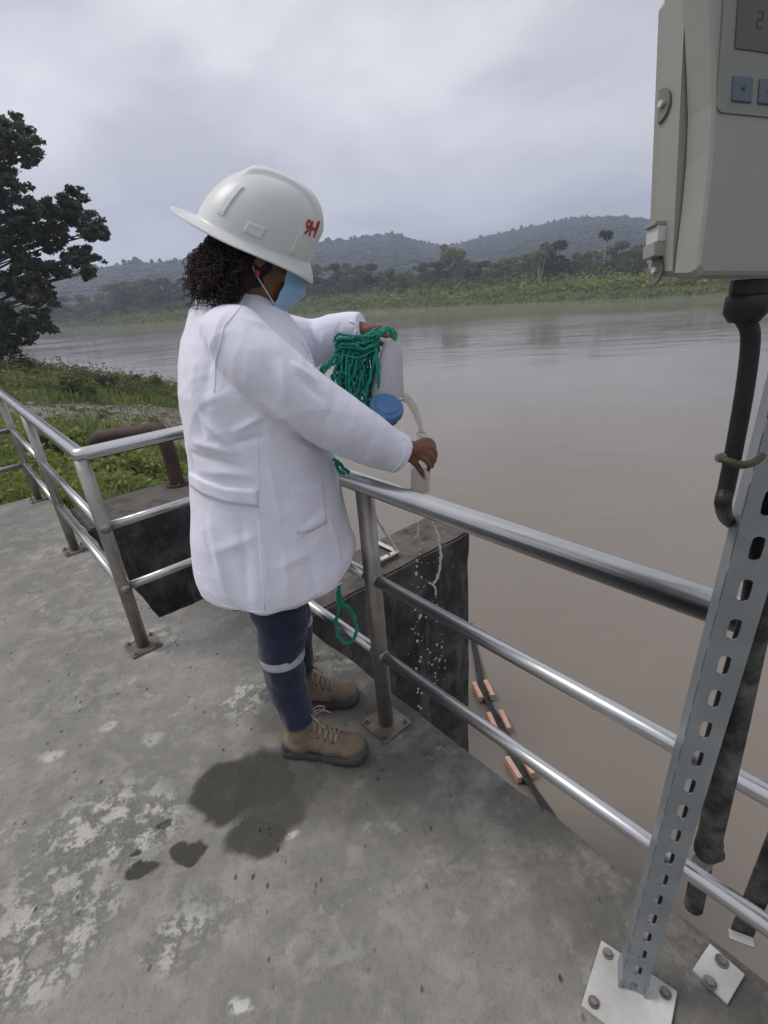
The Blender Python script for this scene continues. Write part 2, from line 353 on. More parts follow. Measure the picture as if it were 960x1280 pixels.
def tube(bm, pts, rad, n=12, cap=True, lobes=0, twist=0.):
    pts = [Vector(p) for p in pts]; L = len(pts)
    if not hasattr(rad, '__len__'): rad = [rad]*L
    rings = []; x = None
    acc = 0.
    for i, p in enumerate(pts):
        d = (pts[min(i+1, L-1)] - pts[max(i-1, 0)])
        if d.length < 1e-9: d = Vector((0,0,1))
        d.normalize()
        if x is None: x, _ = frame_of(d)
        x = (x - d*x.dot(d)).normalized(); y = d.cross(x)
        if i: acc += (pts[i]-pts[i-1]).length
        r = []
        for k in range(n):
            t = 2*math.pi*k/n
            rr = rad[i]*(1 + (.34*math.cos(lobes*t + twist*acc) if lobes else 0))
            r.append(bm.verts.new(p + (x*math.cos(t)+y*math.sin(t))*rr))
        rings.append(r)
    for a, b in zip(rings, rings[1:]):
        for k in range(n): bm.faces.new((a[k], a[(k+1)%n], b[(k+1)%n], b[k]))
    if cap:
        bm.faces.new(rings[0][::-1]); bm.faces.new(rings[-1])
    return rings
def box(bm, c, s, ax=(Vector((1,0,0)), Vector((0,1,0)), Vector((0,0,1))), bev=0.):
    c = Vector(c); vs = []
    for i in (-1,1):
        for j in (-1,1):
            for k in (-1,1): vs.append(bm.verts.new(c + ax[0]*(i*s[0]/2) + ax[1]*(j*s[1]/2) + ax[2]*(k*s[2]/2)))
    fs = [bm.faces.new([vs[i] for i in f]) for f in ((0,1,3,2),(4,6,7,5),(0,4,5,1),(2,3,7,6),(0,2,6,4),(1,5,7,3))]
    if bev: bmesh.ops.bevel(bm, geom=list({e for f in fs for e in f.edges}), offset=bev, segments=2, affect='EDGES', profile=.6)
def ell(bm, c, r, rot=None, seg=20):
    q = bmesh.ops.create_uvsphere(bm, u_segments=seg, v_segments=seg//2+2, radius=1)
    for v in q['verts']:
        p = Vector((v.co.x*r[0], v.co.y*r[1], v.co.z*r[2]))
        if rot: p = rot @ p
        v.co = p + Vector(c)
def prism(bm, poly, z0, z1, f=lambda x, y, z: Vector((x, y, z))):
    a = [bm.verts.new(f(x, y, z0)) for x, y in poly]; b = [bm.verts.new(f(x, y, z1)) for x, y in poly]
    n = len(poly)
    bm.faces.new(a[::-1]); bm.faces.new(b)
    for i in range(n): bm.faces.new((a[i], a[(i+1)%n], b[(i+1)%n], b[i]))
def smooth_path(pts, n=8):
    pts = [Vector(p) for p in pts]; P = [pts[0]] + pts + [pts[-1]]; o = []
    for i in range(1, len(P)-2):
        for k in range(n):
            t = k/n; a, b, c, d = P[i-1], P[i], P[i+1], P[i+2]
            o.append(.5*((2*b) + (c-a)*t + (2*a-5*b+4*c-d)*t*t + (3*b-a-3*c+d)*t**3))
    o.append(pts[-1]); return o
def remesh(bm, voxel, smooth=4, fac=.5):
    me = bpy.data.meshes.new('tmp'); bmesh.ops.recalc_face_normals(bm, faces=bm.faces); bm.to_mesh(me); bm.free()
    o = bpy.data.objects.new('tmp', me); COL.objects.link(o)
    r = o.modifiers.new('r', 'REMESH'); r.mode = 'VOXEL'; r.voxel_size = voxel
    s = o.modifiers.new('s', 'SMOOTH'); s.iterations = smooth; s.factor = fac
    dg = bpy.context.evaluated_depsgraph_get(); dg.update()
    res = bpy.data.meshes.new_from_object(o.evaluated_get(dg)); bpy.data.objects.remove(o); bpy.data.meshes.remove(me)
    return res
def verts_of(me):
    a = np.empty(len(me.vertices)*3, 'f'); me.vertices.foreach_get('co', a); return a.reshape(-1, 3)
def norms_of(me):
    a = np.empty(len(me.vertices)*3, 'f'); me.vertices.foreach_get('normal', a); return a.reshape(-1, 3)
def setv(me, a): me.vertices.foreach_set('co', a.astype('f').ravel()); me.update()
def pyd(name, V_, F_, m, parent=None, smooth=False):
    me = bpy.data.meshes.new(name); me.from_pydata(V_, [], F_); me.update(); return link(name, me, m, parent, smooth)
def quads(name, cs, n1, n2, m, parent=None):
    """leaf-sized quads: centres, half-axes"""
    cs = np.asarray(cs); v = np.concatenate([cs-n1-n2*.3, cs+n2*-1+n1*.2, cs+n1+n2*.3, cs+n2], 1).reshape(-1, 3) if False else \
        np.stack([cs-n1, cs-n2, cs+n1, cs+n2], 1).reshape(-1, 3)
    k = len(cs); me = bpy.data.meshes.new(name)
    me.vertices.add(4*k); me.vertices.foreach_set('co', v.astype('f').ravel())
    me.loops.add(4*k); me.loops.foreach_set('vertex_index', np.arange(4*k, dtype='i'))
    me.polygons.add(k); me.polygons.foreach_set('loop_start', np.arange(0, 4*k, 4, dtype='i')); me.polygons.foreach_set('loop_total', np.full(k, 4, dtype='i'))
    me.update(); me.validate(); return link(name, me, m, parent, False)
NPR = np.random.RandomState(5)
def rand_axes(k, s, flat=0.):
    a = NPR.normal(size=(k, 3)); a[:, 2] *= (1-flat); a /= np.linalg.norm(a, axis=1)[:, None]
    b = NPR.normal(size=(k, 3)); b -= a*(a*b).sum(1)[:, None]; b /= np.linalg.norm(b, axis=1)[:, None]
    sz = s*NPR.uniform(.6, 1.4, (k, 1)); return a*sz, b*sz*.55
def in_ball(k, shell=.5):
    d = NPR.normal(size=(k, 3)); d /= np.linalg.norm(d, axis=1)[:, None]
    return d*(shell+(1-shell)*NPR.uniform(0, 1, (k, 1)))

# ================================================================== SETTING
# ---- terrain
shore = [(-900, 480), (-420, 330), (-141, 235), (-70, 196), (-2.7, 167), (30, 130), (57, 104), (110, 70), (260, 0), (700, -160)]
sh = np.array(shore, float)
def shore_dist(X, Y):
    """signed distance beyond the far shore (+ = land)"""
    best = np.full(X.shape, 1e9); sgn = np.ones(X.shape)
    for (ax, ay), (bx, by) in zip(sh, sh[1:]):
        dx, dy = bx-ax, by-ay; L2 = dx*dx+dy*dy
        t = np.clip(((X-ax)*dx+(Y-ay)*dy)/L2, 0, 1); ex, ey = X-ax-t*dx, Y-ay-t*dy; d = np.hypot(ex, ey)
        s = np.where(dx*(Y-ay)-dy*(X-ax) > 0, 1., -1.); m = d < best; best = np.where(m, d, best); sgn = np.where(m, s, sgn)
    return best*sgn
# control points of the near left bank (x, y, z)
ctl = []
for px, py, z in ((0,600,-.25),(60,560,-.35),(0,520,-.45),(100,600,-.3),(40,600,-.28),(110,545,-.9),(150,580,-.6),(200,600,-.9),
                  (160,555,-1.2),(190,540,-1.9),(205,515,-2.5),(228,488,-3.25),(215,500,-2.95),(150,500,-2.1),(60,482,-1.25),(0,466,-.95),
                  (100,483,-1.75),(180,486,-2.9),(140,481,-2.5),(228,520,-2.75),(228,560,-2.3)):
    p = onz(px, py, z); ctl.append((p.x, p.y, z))
for u_, v_, z in ((-5.6,0,-.12),(-5.6,-2,-.1),(-8,-4,-.1),(-14,-8,0),(-4.9,.6,-.35),(-4.9,1.6,-.8),(-4.9,2.6,-2.2),(-5.2,4,-3.4),(-9,-14,0),(-2,-8,0),(6,-9,0),(14,-4,-.3),(30,-30,.5),(-40,-30,1)):
    p = uv(u_, v_); ctl.append((p.x, p.y, z))
for x_, y_, z in ((-40,48,-4.2),(-60,40,-3.6),(-90,30,-2.5),(-60,10,-.5),(-32,40,-3.8),(-20,36,-3.9),(-12,38,-4.4),(-6,30,-4.4),(-4,20,-4.2),(0,12,-4.4),(2,6,-4.6),(6,2,-4.6),(12,3,-4.8),(30,-8,-4.8),(-120,-60,1.5),(0,-90,1.5),(60,-60,0),(20,60,-5),(0,45,-5),(-40,80,-5),(-90,100,-5),(60,20,-5),(120,-40,-5),(-150,60,-4)):
    ctl.append((x_, y_, z))
ctl = np.array(ctl)
def tp(r): return r**1.3
K = tp(np.hypot(ctl[:, None, 0]-ctl[None, :, 0], ctl[:, None, 1]-ctl[None, :, 1]))
A_ = np.block([[K, np.ones((len(ctl), 1))], [np.ones((1, len(ctl))), np.zeros((1, 1))]])
coef = np.linalg.solve(A_, np.append(ctl[:, 2], 0))
def near_z(X, Y):
    r = np.zeros(X.shape) + coef[-1]
    for (cx, cy, _), c in zip(ctl, coef): r = r + c*tp(np.hypot(X-cx, Y-cy))
    return r
def terrain_z(X, Y):
    X = np.asarray(X, float); Y = np.asarray(Y, float)
    d = shore_dist(X, Y); r = np.hypot(X, Y)
    nz_ = np.clip(near_z(X, Y), -5.2, 2.)
    wn = np.clip((170-r)/80, 0, 1); back = np.where(Y < -20, 1., -5.); nz_ = nz_*wn + back*(1-wn)
    far = -5 + np.clip((d+2)/4, 0, 1)*2.3 + np.clip(d/9, 0, 1)*1.6 + np.clip(d/60, 0, 1)*1.2 + np.clip((d-40)/160, 0, 1)*6
    return np.where(d > -3, np.maximum(far, nz_*0-5), nz_)
# graded grid: fine near, coarse far
def axis(step0, lim, growth=1.09):
    a = [0.]; s = step0
    while a[-1] < lim: a.append(a[-1]+s); s = min(s*growth, 45)
    a = np.array(a); return np.concatenate([-a[:0:-1], a])
ax_ = axis(.35, 1390, 1.045)
gx, gy = ax_-6, ax_+12
XX, YY = np.meshgrid(gx, gy); ZZ = terrain_z(XX, YY)
fn = np.zeros(XX.shape)
for i in range(XX.shape[0]):
    for j in range(XX.shape[1]):
        if -60 < XX[i, j] < 20 and -20 < YY[i, j] < 60: fn[i, j] = noise.fractal(Vector((XX[i,j]*.6, YY[i,j]*.6, 0)), 1., 2., 4)*.16
ZZ = ZZ + fn
# keep the soil below the concrete works
uu = XX*U.x+YY*U.y; vv = XX*V.x+YY*V.y
works = (uu > -5.9) & (vv < 2.8) & (vv > -1.2) & (uu < 9)
ZZ = np.where((uu > -4.4) & (vv < 9) & (vv > .2) & (uu < 14), np.minimum(ZZ, -4.4), ZZ)
ZZ = np.where(works & (vv <= .2) & (uu < 9), np.minimum(ZZ, -.5), ZZ)
ny_, nx_ = XX.shape
idx = np.arange(nx_*ny_).reshape(ny_, nx_)
F4 = np.stack([idx[:-1, :-1], idx[:-1, 1:], idx[1:, 1:], idx[1:, :-1]], -1).reshape(-1, 4)
g = pyd('ground', np.stack([XX, YY, ZZ], -1).reshape(-1, 3).tolist(), F4.tolist(), M['ground'], smooth=True)
tag(g, kind='structure')
def gz(x, y):
    j = int(np.clip(np.searchsorted(gx, x)-1, 0, nx_-2)); i = int(np.clip(np.searchsorted(gy, y)-1, 0, ny_-2))
    a = (x-gx[j])/(gx[j+1]-gx[j]); b = (y-gy[i])/(gy[i+1]-gy[i])
    return float((ZZ[i,j]*(1-a)+ZZ[i,j+1]*a)*(1-b)+(ZZ[i+1,j]*(1-a)+ZZ[i+1,j+1]*a)*b)
# ---- river
bm = bmesh.new(); bmesh.ops.create_grid(bm, x_segments=40, y_segments=40, size=1380)
o = link('river_water', bm, M['water']); o.location = (-6, 12, WZ); tag(o, kind='structure')

# ---- hills: polar height field with the photo's skyline
sil = [(-260,330),(-120,338),(0,350),(60,336),(130,322),(175,317),(210,319),(240,311),(300,305),(350,300),(395,294),(440,289),(490,283),(512,290),(530,296),(565,299),(600,289),(640,281),(680,272),(720,263),(765,261),(810,264),(860,258),(920,250),(1000,258),(1100,270),(1250,300)]
azs, els = [], []
for px, py in sil:
    d = ray(px, py); azs.append(math.atan2(d.x, d.y)); els.append(d.z/math.hypot(d.x, d.y))
azs = [-2.4] + azs + [2.2]; els = [.03] + els + [.05]
def ridge(az): return np.interp(az, azs, els)
NA, NRr = 320, 26
AZ = np.linspace(-1.75, 1.75, NA); RR = np.linspace(330, 1150, NRr)
vh, fh = [], []
def hill_z(az, r):
    R0 = 680 + 90*math.sin(az*3.1+.4)+50*math.sin(az*7.7)
    top = ridge(az)*R0 + CAM_H - 6
    t = (r-330)/(R0-330)
    n = noise.fractal(Vector((az*7, r*.006, 3)), 1., 2., 4)
    if t < 1: z = top*(max(t, 0)**.85)*(1+.10*n*(1-t)) 
    else: z = top*(1-.55*min((t-1), 1.3))
    return z - 4
for a in AZ:
    for r in RR: vh.append((math.sin(a)*r, math.cos(a)*r, hill_z(a, r)))
for i in range(NA-1):
    for j in range(NRr-1): k = i*NRr+j; fh.append((k, k+1, k+NRr+1, k+NRr))
tag(pyd('hills', vh, fh, M['hill'], smooth=True), kind='structure')
# forest canopy on the hills: irregular low-poly crowns
ico = bmesh.new(); bmesh.ops.create_icosphere(ico, subdivisions=1, radius=1)
ib = np.array([v.co[:] for v in ico.verts]); ifc = np.array([[v.index for v in f.verts] for f in ico.faces]); ico.free()
def crowns(name, pts, radii, hs, m, rough=.22):
    pts = np.asarray(pts); k = len(pts); nb = len(ib)
    base = ib[None]*(1+NPR.uniform(-rough, rough, (k, nb, 1)))
    base = base*np.stack([radii, radii, hs], -1)[:, None, :] + pts[:, None, :]
    f = (ifc[None]+np.arange(k)[:, None, None]*nb).reshape(-1, 3)
    me = bpy.data.meshes.new(name); nv = k*nb; nf = len(f)
    me.vertices.add(nv); me.vertices.foreach_set('co', base.reshape(-1).astype('f'))
    me.loops.add(nf*3); me.loops.foreach_set('vertex_index', f.ravel().astype('i'))
    me.polygons.add(nf); me.polygons.foreach_set('loop_start', np.arange(0, nf*3, 3, dtype='i')); me.polygons.foreach_set('loop_total', np.full(nf, 3, dtype='i'))
    me.update(); me.validate(); return link(name, me, m, None, True)
pts, ra, hh = [], [], []
for _ in range(26000):
    a = rnd.uniform(-.9, .95); r = rnd.uniform(345, 820); s = rnd.uniform(1.9, 3.8)*(1.5 if rnd.random() < .04 else 1)
    pts.append((math.sin(a)*r, math.cos(a)*r, hill_z(a, r)+s*.05)); ra.append(s*1.7); hh.append(s*rnd.uniform(.5, .95))
for _ in range(620):     # skyline trees
    a = rnd.uniform(-.98, 1.0); R0 = 680 + 90*math.sin(a*3.1+.4)+50*math.sin(a*7.7); r = R0*rnd.uniform(.96, 1.03); s = rnd.uniform(1.2, 2.5)*(1.4 if rnd.random() < .1 else 1)
    pts.append((math.sin(a)*r, math.cos(a)*r, hill_z(a, r)+s*rnd.uniform(.6, 1.9))); ra.append(s); hh.append(s*rnd.uniform(.9, 1.6))
tag(crowns('forest_canopy', pts, np.array(ra), np.array(hh), M['forest']), 'hazy dark forest covering the hills across the river', kind='stuff')

# ---- far bank trees
def tree_proto(kind):
    """returns (trunk mesh, crown mesh), unit height 1"""
    bm = bmesh.new(); rr = random.Random(kind*31+5)
    H = 1.; cl = []
    if kind in (0, 1, 2):           # rounded broadleaf trees
        tube(bm, [(0,0,-.04),(.01,0,.2),(.0,.01,.45),(.01,0,.62)], [.03,.022,.016,.01], 7)
        for k in range(9 if kind != 1 else 7):
            a = rr.uniform(0, 6.28); q = rr.uniform(.10, .30); z = rr.uniform(.34, .86); e = Vector((math.cos(a)*q, math.sin(a)*q, z))
            tube(bm, [(0,0,z*.55), e*.6+Vector((0,0,z*.3)), e], [.011,.007,.003], 5); cl.append((e, rr.uniform(.09, .17)*(1.15-z*.35)))
        for k in range(16): a = rr.uniform(0, 6.28); q = rr.uniform(.05, .27); z = rr.uniform(.10, .6); cl.append((Vector((math.cos(a)*q*1.4, math.sin(a)*q*1.4, z)), rr.uniform(.08, .15)))
        cl.append((Vector((0,0,.86)), .13))
    elif kind == 3:                 # pale forked trunk, thin crown
        for a in (0.3, 2.2, 4.4, 5.3):
            e = Vector((math.cos(a)*.16, math.sin(a)*.16, rr.uniform(.72, .95))); tube(bm, [(0,0,-.03),(math.cos(a)*.03, math.sin(a)*.03,.3), e*.6+Vector((0,0,.18)), e], [.028,.02,.012,.005], 6); cl.append((e, .11)); cl.append((e*.8, .09))
    else:                           # tall bare trunk with a tuft on top
        tube(bm, [(0,0,-.03),(.01,0,.4),(0,.01,.84)], [.016,.012,.008], 7)
        for k in range(6): a = k*1.05; cl.append((Vector((math.cos(a)*.06, math.sin(a)*.06, rr.uniform(.8, .93))), .075))
    me = bpy.data.meshes.new('trunk'); bm.to_mesh(me); bm.free(); me.materials.append(M['pale_bark'] if kind in (3, 4) else M['bark'])
    me.polygons.foreach_set('use_smooth', [True]*len(me.polygons))
    C = []
    for c, r in cl:
        k = int(170*(r/.12)**2); b = in_ball(k, .55); b[:, 2] *= .8; C.append(np.array(c)+b*r)
    C = np.concatenate(C); n1, n2 = rand_axes(len(C), .026, .3)
    o = quads('crown', C, n1, n2, M[('leaf_far','leaf_far2','leaf_far3','leaf_far2','leaf_far3')[kind]]); cm = o.data; bpy.data.objects.remove(o)
    return me, cm
protos = [tree_proto(k) for k in range(5)]
KL = ['rounded mid green tree on the far river bank', 'yellow green bushy tree on the far river bank', 'dense dark green tree on the far river bank',
      'pale forked trunk tree with a thin crown on the far bank', 'tall bare trunked tree with a tuft of leaves on the far bank']
def far_tree(kind, x, y, h, wid=1.1, label=None, grp='trees on the far river bank'):
    z = float(terrain_z(np.array([x]), np.array([y]))[0])
    t = thing('riverside_tree', label or KL[kind], 'tree', (x, y, z), grp); t.scale = (h*wid, h*wid, h); t.rotation_euler.z = rnd.uniform(0, 6.28)
    for nm, me in zip(('trunk', 'crown'), protos[kind]):
        o = bpy.data.objects.new(nm, me); COL.objects.link(o); o.parent = t
    return t
def shore_at(px):
    d = ray(px, 400); az = math.atan2(d.x, d.y)
    for (ax, ay), (bx, by) in zip(sh, sh[1:]):
        # intersection of azimuth ray with the segment
        s, c = math.sin(az), math.cos(az); den = (bx-ax)*c-(by-ay)*s
        if abs(den) < 1e-9: continue
        t = (ay*s-ax*c)/den
        if 0 <= t <= 1: x, y = ax+(bx-ax)*t, ay+(by-ay)*t; return math.hypot(x, y), az
    return 200., az
def bank_tree(px, top, back, kind, wid=1.1, label=None, grp='trees on the far river bank'):
    r, az = shore_at(px); r += back; d = ray(px, top); el = d.z/math.hypot(d.x, d.y)
    x, y = math.sin(az)*r, math.cos(az)*r; z = float(terrain_z(np.array([x]), np.array([y]))[0])
    h = max(CAM_H + el*r - z, 2.5)
    far_tree(kind, x, y, h, wid, label, grp)
ORD = 'first second third fourth fifth sixth seventh eighth ninth tenth eleventh twelfth thirteenth fourteenth fifteenth sixteenth seventeenth eighteenth nineteenth twentieth'.split()
cnt_ = {}
def tree_label(px, k):
    w_ = ('rounded mid green', 'yellow green bushy', 'dense dark green')[k]
    if px < 40: return w_+' far bank tree hidden behind the overhanging tree'
    if px < 235: z_ = 'from the left on the far bank, left of the person'
    elif px < 400: return w_+' far bank tree hidden behind the hard hat and head'
    elif px < 820: z_ = 'from the hard hat on the far bank'
    else: return w_+' far bank tree hidden behind the instrument box'
    cnt_[z_] = cnt_.get(z_, 0)+1; return w_+' tree, '+ORD[cnt_[z_]-1]+' '+z_
for px, top, back, k, wd in ((-30,352,30,2,1.1),(20,356,25,0,1.1),(62,372,14,1,1.2),(85,368,20,2,1.2),(108,366,16,0,1.2),(128,372,12,1,1.2),(150,352,34,0,1.2),(168,349,30,2,1.2),(190,346,34,0,1.3),(212,344,30,2,1.2),(236,344,34,0,1.2),(262,342,30,2,1.1),(290,340,30,0,1.1),(322,338,30,1,1.1),
        (352,336,30,0,1.1),(380,330,34,2,1.1),(402,327,30,0,1.1),(426,326,30,2,1.),(448,331,24,0,1.1),(466,327,36,2,1.),(490,334,24,0,1.2),(512,337,30,1,1.1),(530,326,40,0,1.),(548,324,36,2,1.),(565,307,44,1,.9),(584,322,30,0,1.),(604,324,34,2,1.1),
        (622,326,30,0,1.2),(640,318,44,1,1.),(657,315,40,0,.9),(692,298,24,2,.95),(716,314,36,0,.9),(735,312,44,1,.9),(764,300,40,0,.9),(783,306,30,1,.9),(800,298,44,0,.9),(822,300,30,2,1.),(846,296,40,0,1.),(872,294,30,1,1.),(900,290,40,2,1.),(930,288,30,0,1.),(965,284,34,2,1.)):
    bank_tree(px, top, back, k, wd*rnd.uniform(1.05, 1.3), tree_label(px, k))
bank_tree(672, 306, 14, 3, 1., 'pale forked trunk tree with a thin crown beside a round dark tree', None)
bank_tree(747, 287, 26, 4, 1.1, 'tall bare trunked tree rising above its neighbours on the far bank', None)
bank_tree(560, 303, 60, 3, .8, 'thin pale tree standing above the bushes in front of the hill saddle', None)
# undergrowth on the far bank, banana clumps, reeds
C, S = [], []
for _ in range(2300):
    px = rnd.uniform(-60, 1000); r, az = shore_at(px); b = rnd.random()**1.2*40+4.; r += b; x, y = math.sin(az)*r, math.cos(az)*r
    z = float(terrain_z(np.array([x]), np.array([y]))[0]); s = rnd.uniform(.8, 2.1)*(.6+b/22); k = 34
    q = in_ball(k, .5)*s; q[:, 2] *= .9; C.append(np.array((x, y, z+s*.5))+q); S += [s]*k
C = np.concatenate(C); n1, n2 = rand_axes(len(C), .38, .2)
tag(quads('undergrowth', C, n1, n2, M['bank_leaf']), 'tangled green undergrowth along the far bank', kind='stuff')
C = []
for _ in range(900):
    px = rnd.uniform(-60, 1000); r, az = shore_at(px); b = rnd.uniform(16, 60); r += b; x, y = math.sin(az)*r, math.cos(az)*r
    z = float(terrain_z(np.array([x]), np.array([y]))[0]); s = rnd.uniform(1.6, 3.6); q = in_ball(60, .55)*s; q[:, 0] *= 1.4; C.append(np.array((x, y, z+s*rnd.uniform(.5, 1.3)))+q)
C = np.concatenate(C); n1, n2 = rand_axes(len(C), .46, .2)
tag(quads('undergrowth', C, n1, n2, M['leaf_far3']), 'dark green thicket between the trees of the far bank', kind='stuff')
C = []
for _ in range(15000):
    px = rnd.uniform(-60, 1000); r, az = shore_at(px); b = rnd.random()*9+.2; r += b; x, y = math.sin(az)*r, math.cos(az)*r
    C.append((x, y, float(terrain_z(np.array([x]), np.array([y]))[0])+.15))
C = np.array(C); n1, n2 = rand_axes(len(C), .3, .5); n2[:, 2] = abs(n2[:, 2])+.22
tag(quads('bank_grass', C, n1, n2, M['grass']), 'strip of grass at the waterline of the far bank', kind='stuff')
def banana(px, back, label):
    r, az = shore_at(px); r += back; x, y = math.sin(az)*r, math.cos(az)*r; z = float(terrain_z(np.array([x]), np.array([y]))[0])
    t = thing('banana_plant', label, 'plant', (x, y, z), 'banana plants on the far bank')
    bm = bmesh.new()
    for i in range(7):
        ox, oy = rnd.uniform(-2, 2), rnd.uniform(-1, 1)
        for k in range(7):
            a = rnd.uniform(0, 6.28); L = rnd.uniform(1.6, 2.4); dx, dy = math.cos(a), math.sin(a); sd = Vector((-dy, dx, 0))*.3
            p = [Vector((ox, oy, 1.2)), Vector((ox+dx*L*.35, oy+dy*L*.35, 1.2+L*.65)), Vector((ox+dx*L*.8, oy+dy*L*.8, 1.2+L*.62))]
            vs = [bm.verts.new(p[0]), bm.verts.new(p[1]-sd), bm.verts.new(p[2]), bm.verts.new(p[1]+sd)]; bm.faces.new(vs)
        tube(bm, [(ox, oy, -.1), (ox, oy, 1.3)], [.13, .08], 6)
    for v_ in bm.verts: v_.co += t.location
    link('leaves', bm, M['leaf_far2'], t, False)
banana(503, 16, 'banana clump with upright leaves on the far bank'); banana(588, 15, 'second banana clump right of the first on the far bank')

# ---- left near bank: grass and shrubs
def tufts(name, poly_px, count, h, m, label, z_of=gz, wd=.006):
    V_, F_ = [], []
    n = 0
    while n < count:
        u_, v_ = rnd.uniform(*poly_px[0]), rnd.uniform(*poly_px[1]); p = uv(u_, v_)
        if u_ > -5.42 and v_ < .5: continue
        if u_ > -4.82 and v_ < 2.7: continue
        d2 = ((p.x-SAND.x)/SRX)**2 + ((p.y-SAND.y)/SRY)**2
        if d2 < 1.05+rnd.uniform(-.35, .25) and m is not M['grass_dry']: n += .15; continue
        z = gz(p.x, p.y)
        if z < WZ+.15: n += .1; continue
        dist = math.hypot(p.x, p.y); hh = h*rnd.uniform(.4, 1.2)*(.75+.5*noise.noise(Vector((p.x*.5, p.y*.5, 2)))); a = rnd.uniform(0, 6.28); wv = wd*(1+dist*.16)
        sx, sy = math.cos(a)*wv, math.sin(a)*wv; lx, ly = rnd.uniform(-.5, .5)*hh, rnd.uniform(-.5, .5)*hh; k = len(V_)
        V_ += [(p.x-sx, p.y-sy, z-.02), (p.x+sx, p.y+sy, z-.02), (p.x+lx*.4+sx*.6, p.y+ly*.4+sy*.6, z+hh*.6), (p.x+lx*.4-sx*.6, p.y+ly*.4-sy*.6, z+hh*.6), (p.x+lx, p.y+ly, z+hh*.95)]
        F_ += [(k, k+1, k+2, k+3), (k+3, k+2, k+4)]; n += 1
    return tag(pyd(name, V_, F_, m), label, kind='stuff')
tufts('grass', ((-13, -4.8), (-1.5, 5.5)), 42000, .26, M['grass'], 'bright green grass on the bank beyond the left railing')
tufts('grass', ((-40, -11), (-6, 16)), 40000, .5, M['grass'], 'green grass over the slope down to the river', wd=.008)
tufts('dry_grass', ((-32, -8), (2, 14)), 5000, .16, M['grass_dry'], 'dry tan grass at the edge of the silt bar')
def shrub(px, py, z, r, label, m='bank_leaf', leaf=.07, k=900):
    p = onz(px, py, z); z0 = gz(p.x, p.y)
    t = thing('shrub', label, 'shrub', (p.x, p.y, z0))
    bm = bmesh.new()
    for i in range(6): a = i*1.05; e = Vector((math.cos(a)*r*.5, math.sin(a)*r*.5, r*.9)); tube(bm, [Vector((0,0,-.05)), e*.5, e], [r*.03, r*.02, r*.008], 5)
    for v in bm.verts: v.co += t.location
    link('stem', bm, M['bark'], t)
    C = []
    for i in range(10):
        c = np.array((rnd.uniform(-.7, .7)*r, rnd.uniform(-.5, .5)*r, rnd.uniform(.25, .95)*r)); C.append(c+in_ball(k//10, .4)*r*rnd.uniform(.25, .45))
    C = np.concatenate(C)+np.array(t.location); n1, n2 = rand_axes(len(C), leaf, .2); quads('leaves', C, n1, n2, M[m], t)
shrub(8, 470, -1., 1.6, 'dark rounded shrub under the overhanging tree', 'leaf_near', .12, 1500)
shrub(95, 497, -1.5, .9, 'low grey green shrub on the crest of the grassy bank', 'leaf_far', .07)
shrub(130, 494, -2.0, .8, 'small shrub on the bank nearest the silt bar', 'leaf_far3', .06)
shrub(118, 585, -.55, .42, 'leafy shrub hiding the left end of the rusty pipe', 'bank_leaf', .045, 1300)
shrub(160, 592, -.5, .36, 'leafy shrub against the channel wall under the rusty pipe', 'bank_leaf', .04, 1100)
shrub(75, 580, -.45, .4, 'leafy shrub behind the second post of the left railing', 'leaf_far2', .045, 1100)
shrub(195, 492, -2.8, .8, 'small yellow green shrub at the tip of the bank by the water', 'bank_leaf', .07)
shrub(165, 489, -2.8, .6, 'lowest dark shrub on the waterline left of the yellow one', 'leaf_far3', .06)
def mass(name, cnt, ur, vr, sz, leaf, m, label):
    C = []; n = 0
    while n < cnt:
        u_, v_ = rnd.uniform(*ur), rnd.uniform(*vr); p = uv(u_, v_)
        if u_ > -5.5 and v_ < .6: continue
        if u_ > -4.95 and v_ < 2.7: continue
        if noise.noise(Vector((p.x*.35, p.y*.35, 7))) < -.05: n += .1; continue
        d2 = ((p.x-SAND.x)/SRX)**2 + ((p.y-SAND.y)/SRY)**2
        if d2 < 1.15: n += .1; continue
        z = gz(p.x, p.y)
        if z < WZ+.1: n += .1; continue
        s_ = rnd.uniform(*sz)*(.6+.05*math.hypot(p.x, p.y)); b = in_ball(55, .3)*s_; b[:, 2] *= .6; C.append(np.array((p.x, p.y, z+s_*.35))+b); n += 1
    C = np.concatenate(C); n1, n2 = rand_axes(len(C), leaf, .4); tag(quads(name, C, n1, n2, m), label, kind='stuff')
mass('scrub', 1500, (-16, -4.9), (-.5, 7), (.10, .34), .04, M['bank_leaf'], 'uneven light green scrub on the bank behind the left railing')
mass('scrub', 900, (-36, -12), (-4, 16), (.2, .6), .08, M['leaf_far2'], 'rough yellow green scrub along the crest of the bank')
bm = bmesh.new(); C_, F_ = [], []
for i in range(2600):
    a_ = rnd.uniform(0, 6.28); q_ = math.sqrt(rnd.random())*1.15; x_, y_ = SAND.x+math.cos(a_)*q_*SRX, SAND.y+math.sin(a_)*q_*SRY
    z_ = gz(x_, y_); s_ = rnd.uniform(.02, .05)*(1 if rnd.random() < .95 else 3.5); k = len(C_); 
    for v_ in ib: C_.append((x_+v_[0]*s_*rnd.uniform(.8, 1.5), y_+v_[1]*s_*rnd.uniform(.7, 1.3), z_+v_[2]*s_*.6))
    F_ += [tuple(f+k for f in t_) for t_ in ifc]
M['silt_stone'] = mottled('silt_stone', (.26,.24,.205), (.17,.16,.135), 3, .9, 0)
tag(pyd('shore_stones', C_, F_, M['silt_stone']), 'small grey stones scattered on the silt bar by the river', kind='stuff'); bm.free()
